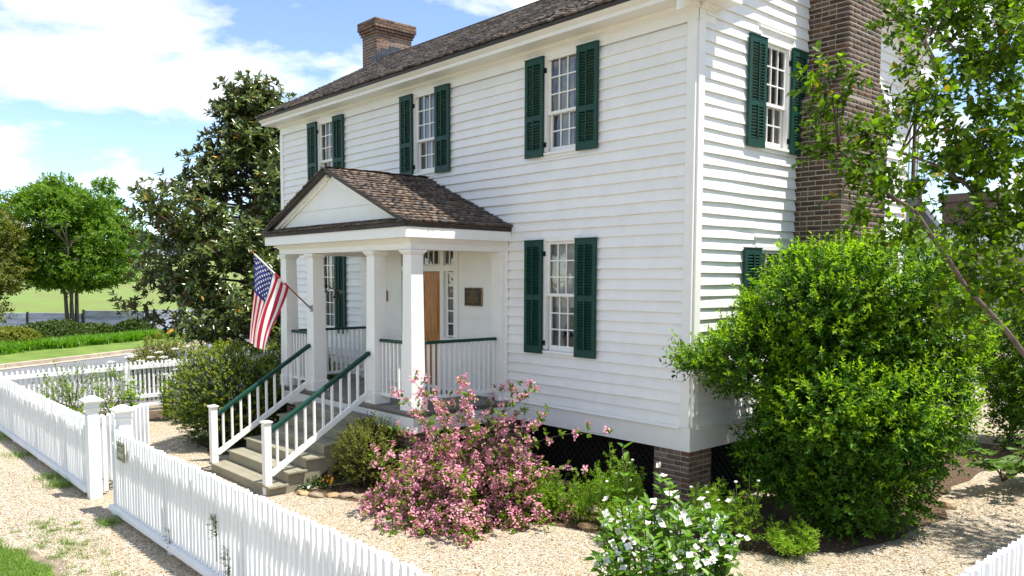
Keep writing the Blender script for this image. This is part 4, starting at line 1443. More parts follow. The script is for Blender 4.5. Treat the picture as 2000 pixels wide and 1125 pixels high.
sl.build('sidelight', 'trim', surround)
for k in range(5):
    g = MB(); zz = 2.03 + k * .21; g.add([(-4.90, .01, zz), (-4.72, .01, zz), (-4.72, .01, zz + .21), (-4.90, .01, zz + .21)], [(0, 1, 2, 3)]); g.build('pane', 'glass', surround)
tm = MB()
NT = 10
for k in range(NT + 1):
    xx = -6.19 + k * (1.485 / NT)
    tm.box(xx - .012, xx + .012, -.005, .02, 3.206, 3.474)
tm.box(-6.2, -4.7, -.0045, .0195, 3.2055, 3.232); tm.box(-6.2, -4.7, -.0045, .0195, 3.45, 3.4745)
tm.build('transom', 'trim', surround)
for k in range(NT):
    xx = -6.19 + k * (1.485 / NT); g = MB(); g.add([(xx, .01, 3.22), (xx + .1485, .01, 3.22), (xx + .1485, .01, 3.46), (xx, .01, 3.46)], [(0, 1, 2, 3)]); g.build('pane', 'glass', surround)
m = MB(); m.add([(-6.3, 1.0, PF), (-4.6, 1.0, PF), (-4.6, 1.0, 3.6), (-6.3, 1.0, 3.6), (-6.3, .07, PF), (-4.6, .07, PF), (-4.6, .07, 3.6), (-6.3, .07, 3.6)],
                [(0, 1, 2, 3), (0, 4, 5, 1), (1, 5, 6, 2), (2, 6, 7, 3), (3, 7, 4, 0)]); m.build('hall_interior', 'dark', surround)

# ---------------------------------------------------------------- porch railings
bal_me = MB().box(-.0165, .0165, -.0165, .0165, 0, .79).mesh('baluster', 'trim')
def railing(p0, p1, n, name='railing'):
    a, b = Vector((*p0, 0)), Vector((*p1, 0))
    m = MB(); m.bar(a + Vector((0, 0, 1.262)), b + Vector((0, 0, 1.262)), .06, .048); rl = m.build(name, 'trim', house, bevel=.004)
    d = (b - a).normalized()
    m = MB()
    sd_ = Vector((d.y, -d.x, 0))
    m.obox((a + b) / 2 + Vector((0, 0, 2.065)), d * (b - a).length / 2, sd_ * .038, Vector((0, 0, .022)))
    h = m.build('handrail', 'green', rl, bevel=.012)
    for i in range(n):
        p = a.lerp(b, (i + .5) / n)
        place('baluster', bal_me, (p.x, p.y, 1.2855), rl)
    return rl
railing((COLX[3], -1.515), (COLX[3], -.10), 15)
railing((COLX[0], -1.515), (COLX[0], -.10), 15)
railing((COLX[2] + .12, CYF), (COLX[3] - .12, CYF), 7)
railing((COLX[0] + .12, CYF), (COLX[1] - .12, CYF), 7)

# ---------------------------------------------------------------- front steps
SX0, SX1 = -6.47, -4.39
NS, RUN, RISE = 6, .284, .158
st_ = MB()
prof = []
y0s = -3.46
for i in range(NS):
    prof += [(y0s + .03 + i * RUN, .14 + RISE * (i - 1) - .02 if i else .0), (y0s + .03 + i * RUN, .14 + RISE * i - .034)]
prof += [(-1.77, .14 + RISE * (NS - 1) - .034), (-1.77, .72), (-2.9, .0)]
st_.prism(prof, 'x', SX1 - .10, SX1 - .06)
stair = st_.build('stair', 'tread', house)
for x in (SX0 + .06, (SX0 + SX1) / 2):
    MB().prism(prof, 'x', x, x + .04).build('stringer', 'tread', stair)
for i in range(NS):
    zt = .14 + RISE * i; ya = y0s + i * RUN
    B('riser', 'tread', stair, (SX0 + .05, SX1 - .05, ya + .022, ya + .04, max(0, zt - RISE - .0), zt - .0305))
    yb = ya + RUN + .02 if i < NS - 1 else -1.736
    w = (yb - ya) / 2
    for k in range(2):
        B('tread', 'tread', stair, (SX0 - random.uniform(0, .006), SX1 + random.uniform(0, .006), ya + k * w + .0015, ya + (k + 1) * w - .0015, zt - .030, zt + random.uniform(-.001, .001)), bevel=.004)
B('stair_leg', 'tread', stair, (SX1 - .14, SX1 - .10, -2.5, -2.42, 0, .5))
sb = MB().box(-.0155, .0155, -.0155, .0155, 0, .56).mesh('baluster', 'trim')
for x in (-6.40, -4.55):
    ya, yb = -3.345, -1.75
    m = MB(); m.bar((x, ya, .275), (x, yb, 1.275), .058, .075); rl = m.build('stair_railing', 'trim', house, bevel=.004)
    m = MB(); m.bar((x, ya - .02, .865), (x, yb + .005, 1.875), .07, .062); m.build('handrail', 'green', rl, bevel=.014)
    m = MB(); m.box(x - .05, x + .05, -3.45, -3.35, .0 if x > -5 else .14, .985)
    m.frustum(x, -3.40, .9855, 1.005, .102, .135); m.frustum(x, -3.40, 1.0055, 1.022, .136, .136); m.frustum(x, -3.40, 1.0225, 1.034, .136, .05)
    m.build('newel_post', 'trim', rl, bevel=.003)
    for i in range(11):
        y = ya + .10 + (yb - ya - .16) * i / 10
        place('baluster', sb, (x, y, .275 + (y - ya) * (1.0 / 1.595) + .02), rl)

# ---------------------------------------------------------------- rear lean-to and downspout
ll = B('lean_to_wall', 'white', house, (-2.5, -.006, 6.02, 9.40, .6, 2.70))
def lean(z, zt):
    b = 9.42 if zt < 2.85 else 6.02 + (4.28 - zt) / .415
    return (6.03, b)
clapboards(ll, SD, True, lean, .62, 4.22, .15, [(7.2, 7.75, 1.9, 3.0)], 91, .003)
m = MB(); m.prism([(6.0, .6), (9.40, .6), (9.40, 2.78), (6.0, 4.20)], 'x', -2.5, -.012); m.build('lean_to_core', 'trim', house)
m = MB(); m.prism([(5.98, 4.24), (9.72, 2.69), (9.72, 2.78), (5.98, 4.36)], 'x', -3.0, .22); m.build('lean_to_roof', 'farroof', house)
B('corner_board', 'trim', house, (-.01, .032, 9.30, 9.42, .6, 2.72))
lw = B('window', 'trim', house, (-.01, .03, 7.17, 7.27, 1.86, 3.04), (-.01, .03, 7.69, 7.79, 1.86, 3.04), (-.01, .03, 7.2705, 7.6895, 2.95, 3.04), (-.01, .045, 7.15, 7.81, 1.80, 1.859), (-.004, .012, 7.465, 7.495, 1.86, 2.949), (-.004, .0115, 7.2705, 7.6895, 2.38, 2.42))
g = MB(); g.add([(.002, 7.27, 1.86), (.002, 7.69, 1.86), (.002, 7.69, 2.95), (.002, 7.27, 2.95)], [(0, 1, 2, 3)]); g.build('pane', 'glass', lw)
dp = MB(); dp.tube([(.10, 6.03, 6.0), (.10, 6.03, .3), (.16, 6.03, .15), (.30, 6.03, .08)], [.05] * 4, 10); dp.build('downspout', 'darktrim', house, smooth=True)

# ================================================================== FENCES
PKW, PKS = .037, .0955
def picket_mesh(h, w=PKW, t=.045):
    m = MB(); a, b = w / 2, t / 2
    z1 = h - .028
    m.add([(-a, -b, 0), (a, -b, 0), (a, b, 0), (-a, b, 0), (-a, -b, z1), (a, -b, z1), (a, b, z1), (-a, b, z1), (0, -b, h), (0, b, h)],
          [(3, 2, 1, 0), (0, 1, 5, 8, 4), (2, 3, 7, 9, 6), (1, 2, 6, 9, 8, 5), (3, 0, 4, 8, 9, 7)])
    # split the side faces so each stays planar
    m2 = MB()
    m2.add(m.v, [(3, 2, 1, 0), (0, 1, 5, 8, 4), (2, 3, 7, 9, 6), (1, 2, 6, 5), (3, 0, 4, 7), (5, 6, 9, 8), (7, 4, 8, 9)])
    return m2.mesh('picket', 'fence')
PK = [picket_mesh(h) for h in (.940, .950, .957, .946)]


def fence(name, p0, p1, label, outward, posts, rise=0.0, z0=0.0, skip=None):
    a, b = Vector((*p0, z0)), Vector((*p1, z0 + rise))
    d = (b - a); L_ = math.hypot(d.x, d.y); dh = Vector((d.x / L_, d.y / L_, d.z / L_))
    out = Vector((*outward, 0)).normalized()
    root = thing(name, tuple((a + b) / 2), label, 'fence', 'white picket fences round the yard')
    ang = math.atan2(dh.y, dh.x)
    n = int(L_ / PKS)
    for i in range(n):
        t = (i + .5) * PKS
        p = a + dh * t + Vector((0, 0, .135))
        o = place('picket', PK[random.randrange(4)], p, root, (random.uniform(-.007, .007), random.uniform(-.008, .008), ang + random.uniform(-.05, .05)))
    up = Vector((0, 0, 1))
    m = MB(); m.bar(a + out * .012 + up * .1, b + out * .012 + up * .1, .125, .066); m.build('base_rail', 'fence', root, bevel=.004)
    m = MB(); m.bar(a - out * .047 + up * .96, b - out * .047 + up * .96, .040, .085); m.build('rail', 'fence', root, bevel=.003)
    m = MB(); m.bar(a - out * .047 + up * .30, b - out * .047 + up * .30, .040, .085); m.build('rail', 'fence', root, bevel=.003)
    for t in posts:
        p = a + dh * t - out * .118
        m = MB(); m.box(-.05, .05, -.05, .05, -.1, 1.0); o = m.build('post', 'fence', root, bevel=.003, loc=(p.x, p.y, p.z)); o.rotation_euler = (0, 0, ang)
        q = a + dh * t - out * .012
        m = MB(); m.box(-.045, .045, -.045, .045, -.1, .066); o = m.build('post_foot', 'fence', root, loc=(q.x, q.y, q.z)); o.rotation_euler = (0, 0, ang)
    return root


FY = -5.255
fn = fence('picket_fence', (-4.955, FY), (4.05, FY), 'long white picket fence across the foreground, running right from the open gate', (0, -1), [.03, 2.02, 4.02, 6.02, 8.0])
fl_ = fence('picket_fence', (-13.05, FY + .06), (-6.03, FY), 'white picket fence left of the gate, beside the sunny gravel path', (0, -1), [.05, 2.0, 4.0, 5.9])
ff = fence('picket_fence', (-13.05, FY + .16), (-13.3, 8.2), 'white picket fence along the road, seen behind the boxwood', (-1, 0), [.1, 2.4, 4.5, 6.6, 8.7, 10.8, 12.9], rise=.22)
fr_ = fence('picket_fence', (4.04, FY + .1), (4.22, 6.2), 'white picket fence whose tops cross the bottom right corner', (1, 0), [.1, 2.2, 4.3, 6.4, 8.5, 10.6])


def gate_post(parent, x, y, h, w=.155):
    m = MB()
    zt = h - .27
    m.box(x - w / 2, x + w / 2, y - w / 2, y + w / 2, -.1, zt)
    c = m.build('gate_post', 'fence', parent, bevel=.004)
    m = MB()
    m.box(x - w / 2 + .012, x + w / 2 - .012, y - w / 2 + .012, y + w / 2 - .012, zt + .0005, zt + .08)
    m.frustum(x, y, zt + .0805, zt + .105, w, w + .03); m.box(x - w / 2 - .0, x + w / 2 + .0, y - w / 2, y + w / 2, zt + .1055, zt + .16)
    m.frustum(x, y, zt + .1605, zt + .195, w + .005, w + .085)
    m.box(x - w / 2 - .05, x + w / 2 + .05, y - w / 2 - .05, y + w / 2 + .05, zt + .1955, zt + .215)
    m.frustum(x, y, zt + .2155, h, w + .095, .05)
    m.build('post_cap', 'fence', c, bevel=.003)
gate_post(fl_, -5.945, FY + .03, 1.40)
gate_post(fn, -4.885, FY + .115, 1.39)

# gate leaf, swung open into the yard
gd = Vector((-.62, .785, 0)).normalized(); g0 = Vector((-6.05, -5.07, 0))
gate = thing('gate', (-6.05, -5.07, 0), 'white picket gate standing open behind its tall gate post', 'gate')
gang = math.atan2(gd.y, gd.x)
gs = picket_mesh(1.06, .085, .05)
place('stile', gs, g0 + Vector((0, 0, .05)), gate, (0, 0, gang))
for i in range(10):
    place('picket', PK[i % 4], g0 + gd * (.13 + i * PKS) + Vector((0, 0, .17)), gate, (0, 0, gang))
nrm = Vector((gd.y, -gd.x, 0))
for z in (.26, .98):
    m = MB(); m.bar(g0 - gd * .05 - nrm * .045 + Vector((0, 0, z)), g0 + gd * 1.05 - nrm * .045 + Vector((0, 0, z)), .035, .08); m.build('rail', 'fence', gate, bevel=.003)
m = MB(); m.bar(g0 + gd * .05 - nrm * .045 + Vector((0, 0, .32)), g0 + gd * 1.0 - nrm * .045 + Vector((0, 0, .92)), .03, .08); m.build('brace', 'fence', gate)
m = MB()
for z in (.22, .98): m.tube([(-5.96, -5.14, z), (-6.06, -5.09, z)], [.012, .012], 6)
m.build('hinge', 'black', gate)

# OPEN sign on the fence
sg = thing('open_sign', (-4.41, -5.31, .78), 'small olive-green OPEN sign hung on the near end of the picket fence', 'sign')
SXm, SZ0, SZ1 = -4.42, .775, 1.0
B('board', 'signgreen', sg, (SXm - .135, SXm + .135, -5.325, -5.31, SZ0, SZ1))
bd = MB()
for (x0, x1, z0, z1) in ((-.124, .124, .0095, .0145), (-.124, .124, .2105, .2155), (-.124, -.119, .015, .21), (.119, .124, .015, .21)):
    bd.box(SXm + x0, SXm + x1, -5.3268, -5.3251, SZ0 + z0, SZ0 + z1)
bd.build('border', 'signtext', sg)
place('lettering', text_mesh('OPEN', .082, 'signtext'), (SXm, -5.3262, SZ0 + .072), sg, (rad(90), 0, 0), (1.0, 1.15, 1))
rr = random.Random(3)
tl = MB()
for (zz, h, w) in ((.168, .020, .185), (.138, .015, .165)):
    x = -w / 2
    while x < w / 2:
        l = rr.uniform(.006, .013)
        tl.box(SXm + x, SXm + x + .0028, -5.3262, -5.3251, SZ0 + zz - h / 2, SZ0 + zz + h * rr.choice((.15, .5)))
        tl.box(SXm + x + .0028, SXm + x + l - .003, -5.3262, -5.3251, SZ0 + zz - h / 2 * rr.choice((.2, 1)), SZ0 + zz - h / 2 * rr.choice((.2, 1)) + .004)
        x += l + (.012 if rr.random() < .14 else .0)
o = tl.build('lettering', 'signtext', sg); o['kind'] = 'stuff'
m = MB()
for dx in (-.09, .09): m.tube([(SXm + dx, -5.318, SZ1 - .01), (SXm + dx, -5.30, SZ1 + .03), (SXm + dx, -5.27, SZ1 + .075)], [.004] * 3, 5)
m.build('hook', 'steel', sg)

# bronze plaques by the door
def plaque(name, x0, x1, z0, z1, label, lines, arch=False):
    t = thing(name, ((x0 + x1) / 2, -.035, z0), label, 'plaque')
    m = MB()
    prof = [(x0, z0), (x1, z0), (x1, z1)]
    if arch:
        cx, r_ = (x0 + x1) / 2, (x1 - x0) / 2 - .05
        prof += [(x1 - .05, z1)] + [(cx + r_ * math.cos(a), z1 + r_ * math.sin(a)) for a in np.linspace(0, math.pi, 12)] + [(x0 + .05, z1)]
    prof += [(x0, z1)]
    m.prism(prof, 'y', -.060, -.036); m.build('rim', 'brassedge', t)
    cx, cz = (x0 + x1) / 2, (z0 + z1) / 2
    m = MB(); m.prism([(cx + (p[0] - cx) * .945, cz + (p[1] - cz) * .945) for p in prof], 'y', -.062, -.0602); m.build('face', 'brass', t)
    rr = random.Random(5); tl = MB()
    z = z1 - .035
    for (w, h) in lines:
        x = -w / 2
        while x < w / 2:
            l = h * rr.uniform(.55, .95)
            tl.box(cx + x, cx + x + h * .16, -.0645, -.0622, z - h, z)
            tl.box(cx + x + h * .16, cx + x + l - h * .2, -.0645, -.0622, z - h * rr.choice((.16, .6, 1)), z - h * rr.choice((0, .4, .84)))
            x += l + (h * .5 if rr.random() < .14 else .0)
        z -= h * 1.75
    o = tl.build('lettering', 'brassedge', t); o['kind'] = 'stuff'
plaque('plaque', -4.385, -3.955, 2.55, 2.84, 'dark bronze rectangular plaque with raised lettering right of the front door', [(.05, .012), (.29, .019), (.17, .019), (.21, .012), (.26, .016), (.27, .016), (.2, .01), (.27, .01), (.1, .01)])
plaque('plaque', -6.93, -6.66, 2.57, 2.76, 'small arch-topped bronze plaque left of the front door', [(.18, .016), (.14, .016), (.18, .012)], arch=True)

# dinner bell on its bracket
bell = thing('bell', (-6.26, -1.46, 2.66), 'small black iron bell on a scrolled bracket at the porch column', 'bell')
bm_ = MB(); bm_.lathe((-6.262, -1.30, 2.655), [(.078, 0), (.074, .006), (.056, .028), (.047, .06), (.043, .085), (.026, .10), (.0, .103)], 16); bm_.build('bell_cup', 'black', bell, smooth=True)
m = MB(); m.tube([(-6.27, -1.50, 2.86), (-6.265, -1.44, 2.845), (-6.262, -1.36, 2.79), (-6.262, -1.30, 2.765)], [.008] * 4, 6)
m.tube([(-6.268, -1.50, 2.78), (-6.265, -1.45, 2.80), (-6.264, -1.40, 2.815)], [.007] * 3, 6); m.tube([(-6.262, -1.30, 2.765), (-6.262, -1.26, 2.79)], [.007, .006], 6); m.tube([(-6.268, -1.507, 2.74), (-6.268, -1.507, 2.88)], [.012, .012], 6); m.build('bracket', 'black', bell, smooth=True)
m = MB(); m.tube([(-6.262, -1.30, 2.66), (-6.262, -1.295, 2.45), (-6.268, -1.31, 2.30), (-6.27, -1.33, 2.22)], [.003] * 4, 4); m.build('pull_cord', 'black', bell)

# ================================================================== FLAG
flag = thing('flag', (-6.30, -1.76, 2.48), 'United States flag hanging from a slanted wooden pole on the porch column', 'flag')
PA, PB = Vector((-6.30, -1.77, 2.485)), Vector((-6.255, -2.80, 3.405))
m = MB(); m.tube([PA.lerp(PB, t) for t in (0.03, .3, .6, .97)], [.0125] * 4, 8); m.build('pole', 'pole', flag, smooth=True)
pd2 = (PB - PA).normalized()
m = MB(); q = PA.lerp(PB, .965)
m.tube([q, q + pd2 * .012, q + pd2 * .02, q + pd2 * .045, q + pd2 * .06, q + pd2 * .07], [.012, .020, .013, .024, .016, .002], 8); m.build('finial', 'brassedge', flag, smooth=True)
m = MB(); m.tube([PA + pd2 * -.02, PA + pd2 * .09], [.018, .018], 8); m.box(-6.325, -6.275, -1.775, -1.757, 2.43, 2.54); m.build('bracket', 'steel', flag)


def flag_pt(s, t):
    """s along the hoist (0 at the pole tip), t along the fly"""
    H = PA.lerp(PB, .945 - .565 * s)
    E = Vector((-6.48, -2.78, 1.985)).lerp(Vector((-6.30, -2.60, 1.82)), s)
    K1 = H + Vector((-.02, -.10 * s - .01, -.34 - .05 * s)); K2 = E + Vector((0, .02 + .06 * s, .42))
    u = 1 - t
    p = H * u ** 3 + K1 * 3 * u * u * t + K2 * 3 * u * t * t + E * t ** 3
    g = min(1, t * 2.2)
    w = math.sin(s * 6.6 + .6 + 1.2 * t) * (.028 + .035 * t) * g + .012 * math.sin(s * 23 + t * 5) * g
    p.x += w
    p.y += .018 * math.sin(s * 14 + 2.0 * t + 1.1) * g
    return p


ns, nt_ = 13 * 5, 60
V = [flag_pt(i / ns, j / nt_) for i in range(ns + 1) for j in range(nt_ + 1)]
F, MI = [], []
for i in range(ns):
    for j in range(nt_):
        F.append((i * (nt_ + 1) + j, i * (nt_ + 1) + j + 1, (i + 1) * (nt_ + 1) + j + 1, (i + 1) * (nt_ + 1) + j))
        stripe = i // 5
        MI.append(2 if (stripe < 7 and j < nt_ * .42) else (0 if stripe % 2 == 0 else 1))
cl = np_obj('cloth', [tuple(v) for v in V], F, ['flagred', 'flagwhite', 'flagblue'], flag, MI, smooth=True)
sm = MB()
for row in range(9):
    k = 6 if row % 2 == 0 else 5
    for c in range(k):
        s0 = 7 / 13 * (row + 1) / 10.0
        t0 = .42 * ((2 * c + 1) if row % 2 == 0 else (2 * c + 2)) / 12.0
        for side in (-1, 1):
            ps_ = []
            for q in range(10):
                rr_ = .026 if q % 2 == 0 else .0105
                a_ = math.pi / 5 * q
                s1, t1 = s0 + rr_ * math.cos(a_) / .80, t0 + rr_ * math.sin(a_) / 1.45
                p = flag_pt(s1, max(t1, .001))
                e1 = flag_pt(s1 + .01, max(t1, .001)) - p; e2 = flag_pt(s1, max(t1, .001) + .01) - p
                ps_.append(p + e1.cross(e2).normalized() * .0022 * side)
            c0 = sum(ps_, Vector()) / 10
            sm.add([c0] + ps_, [(0, 1 + i, 1 + (i + 1) % 10) for i in range(10)])
o = sm.build('star', 'flagwhite', cl); o['kind'] = 'stuff'
m = MB()
for i in range(7):
    s0 = .04 + i * .155
    for q in range(5):
        pass
hem = [PA.lerp(PB, .945 - .565 * s) for s in np.linspace(0, 1, 8)]
for i in range(7):
    m.tube([hem[i], hem[i + 1]], [.0155, .0155], 8, i % 2 if i > 3 else 1)
m.build('hem', ['flagred', 'flagwhite'], flag)

# ================================================================== PLANTS
def tree(name, base, blobs, label, mat, L, W, rc, nsh, nl, trunks, seed, ln=.3, bark='bark', up=.35, shell=.55, extra_mat=None, extra_frac=0., cat='tree', r0=.16, ang=58, group=None, limb_r=.035):
    """Trunk(s) > limbs to each clump > leafy shoots; crown is a set of clumps inside uneven blobs."""
    rng = np.random.default_rng(seed)
    root = thing(name, (base[0], base[1], base[2] if len(base) > 2 else 0), label, cat, group)
    C_ = []
    for (c, r, n) in blobs:
        d = sph(n, rng)
        q = np.where(rng.random(n) < shell, rng.uniform(.8, 1, n), rng.uniform(.25, .8, n))
        C_.append(np.array(c) + d * q[:, None] * np.array(r) * lumps(d, 14, .3, seed + 5)[:, None])
    C_ = np.concatenate(C_)
    cen = C_.mean(0)
    n = len(C_)
    dd = sph(n * nsh, rng)
    rr_ = rc * rng.uniform(.6, 1.3, (n, 1, 1)) * np.array([1, 1, .62])
    P = (C_[:, None] + dd.reshape(n, nsh, 3) * rr_ * rng.uniform(.4, 1, (n, nsh, 1)) ** .6).reshape(-1, 3)
    outw = unit(np.repeat(C_ - cen, nsh, 0))
    d = unit(dd * .8 + outw * .6 + np.array([0, 0, up]) + rng.normal(0, .3, dd.shape))
    lp = shoots(P, d, ln * rng.uniform(.6, 1.3, len(P)), nl, L, W, ang, rng)
    V, F = leaf_geo(*lp)
    mats = [mat]; mi = None
    if extra_mat:
        mats.append(extra_mat); k = len(F) // 2
        mi = np.repeat((rng.random(k) < extra_frac).astype(int), 2)
    np_obj('crown', V, F, mats, root, mi)
    mb = MB()
    tips = []
    for (pts, ra, rb) in trunks:
        k = len(pts)
        mb.tube(pts, [ra + (rb - ra) * i / (k - 1) for i in range(k)], 8)
        for i in range(1, k):
            for t in (0.0, .35, .7): tips.append(Vector(pts[i - 1]).lerp(Vector(pts[i]), t) if i > 0 else Vector(pts[0]))
        tips.append(Vector(pts[-1]))
    tips = [t for t in tips if t.z > tips[0].z + .22 * (cen[2] - tips[0].z)]
    mb.build('trunk', bark, root, smooth=True)
    lb = MB()
    for c in C_:
        c = Vector(c)
        t = min(tips, key=lambda q: (q - c).length + 1.2 * max(0, q.z - c.z + .15 * (q - c).length))
        mid = t.lerp(c, .5) + Vector((rng.normal(0, .06), rng.normal(0, .06), .10)) * (c - t).length
        lb.tube([t, mid, c], [limb_r, limb_r * .6, limb_r * .2], 5)
    lb.build('limb', bark, root, smooth=True)
    return root


def gz(x): return 0.0

# --- left background trees
tree('shade_tree', (-40, 2.7, .1), [((-40.1, 2.8, 4.9), (3.3, 3.5, 2.3), 105), ((-39.8, 2.7, 3.35), (3.5, 4.0, .7), 66), ((-40.2, 3.4, 6.9), (1.9, 2.3, 1.1), 26), ((-40.2, 1.2, 6.4), (1.4, 1.5, 1.2), 14)],
     'bright green vase-shaped tree standing among the mounded shrubs on the island', 'maple', .155, .08, .62, 46, 6,
     [([(-40.0, 2.55, 0), (-40.02, 2.5, 2.2), (-40.5, 1.7, 3.6), (-41, .6, 5.0)], .11, .04), ([(-40.0, 2.75, 0), (-40.0, 2.75, 1.6), (-40.2, 2.9, 3.5), (-40.2, 3.0, 6.2)], .12, .04),
      ([(-39.95, 2.95, 0), (-39.95, 3.0, 2.2), (-39.6, 3.8, 3.6), (-39.2, 5.0, 4.8)], .11, .04), ([(-39.8, 2.75, 0), (-39.75, 2.7, 2.3), (-38.8, 2.4, 3.8), (-38, 2.2, 4.6)], .10, .04)], 101, bark='crapebark')
tree('bronze_tree', (-38.5, -1.2, .1), [((-38.5, -1.7, 4.1), (2.0, 2.3, 3.2), 80)], 'reddish green tree cut by the left edge of the picture', 'redtree', .15, .07, .6, 30, 6,
     [([(-38.5, -1.2, 0), (-38.5, -1.2, 2), (-38.4, -1.3, 6.5)], .12, .03)], 102)
for i, (x, y, z, h, r, n) in enumerate([(-84, 15.2, 3.6, 7.2, 3.6, 60), (-92, 6, 3.8, 8.5, 5.0, 70), (-96, -6, 3.8, 9, 5, 60), (-88, 22, 3.7, 3.6, 3.2, 40), (-94, 32, 3.7, 5.2, 4.5, 50), (-92, 44, 3.7, 6.5, 5, 50)]):
    lab = ['round dark green tree on the hilltop, right behind the bright tree', 'broad hilltop tree behind the reddish tree', 'tallest hilltop tree at the far left', 'low far tree just left of the magnolia on the hilltop', 'hilltop tree glimpsed behind the magnolia', 'farthest hilltop tree hidden behind the magnolia and porch'][i]
    tree('hilltop_tree', (x, y, z), [((x, y, z + h * .55), (r, r, h * .48), n)], lab, 'fartree', .42, .24, 1.0, 22, 5, [([(x, y, z - .5), (x, y, z + h * .4), (x, y, z + h * .8)], .3, .1)], 110 + i, ln=.6, group='trees along the hilltop')

# --- magnolia
def magnolia():
    rng = np.random.default_rng(131)
    bx, by = -19.5, 3.3
    root = thing('magnolia_tree', (bx, by, 0), 'tall dark glossy magnolia with yellowing leaves behind the porch corner', 'tree')
    hs = np.array([.5, 1.2, 2.2, 3.5, 5.0, 6.2, 7.2, 8.1, 9.0, 9.5]); rs = np.array([2.2, 3.3, 3.5, 3.8, 3.6, 2.35, 1.5, .95, .6, .3])
    P = []; D = []
    lb = MB()
    nb = 142
    for i in range(nb):
        h = 1.25 + 7.75 * ((i + rng.random()) / nb) ** .92
        r = np.interp(h, hs, rs) * rng.uniform(.58, 1.18)
        az = i * 2.39996 + rng.normal(0, .35)
        z0 = max(.5, h - .30 * r)
        a = np.array([bx, by, z0]); b = np.array([bx + r * math.cos(az), by + r * math.sin(az), h])
        mid = (a + b) / 2 - np.array([0, 0, .10 * r])
        lb.tube([a, mid, b], [.05, .032, .012], 5)
        k = int(12 + 12 * r)
        t = rng.uniform(.30, 1.0, k) ** .7
        base = (a * (1 - t[:, None]) ** 2 + 2 * mid * (t * (1 - t))[:, None] + b * (t ** 2)[:, None])
        spread = .12 + .20 * t[:, None]
        p = base + rng.normal(0, 1, (k, 3)).clip(-1.7, 1.7) * spread * np.array([1, 1, .7])
        P.append(p)
        out = np.array([math.cos(az), math.sin(az), .0])
        D.append(unit(out * .55 + (p - base) * 1.3 + np.array([0, 0, .55]) + rng.normal(0, .25, (k, 3))))
    P = np.concatenate(P); D = np.concatenate(D)
    D[:, 2] = np.abs(D[:, 2]) * .8 + .1
    P[:, 2] = np.maximum(P[:, 2], .45)
    lp = shoots(P, D, .15, 9, .20, .082, 64, rng, start=.3)
    V, F = leaf_geo(*lp, fold=.18, droop=.10)
    k = len(F) // 2
    mi = np.repeat((rng.random(k) < .012).astype(int), 2)
    np_obj('crown', V, F, ['magnolia', 'yellowleaf'], root, mi)
    m = MB(); m.tube([(bx, by, -.1), (bx + .05, by, 2.5), (bx - .05, by + .05, 6), (bx, by, 9.3)], [.22, .17, .1, .03], 9); m.build('trunk', 'bark', root, smooth=True)
    lb.build('limb', 'bark', root, smooth=True)
magnolia()

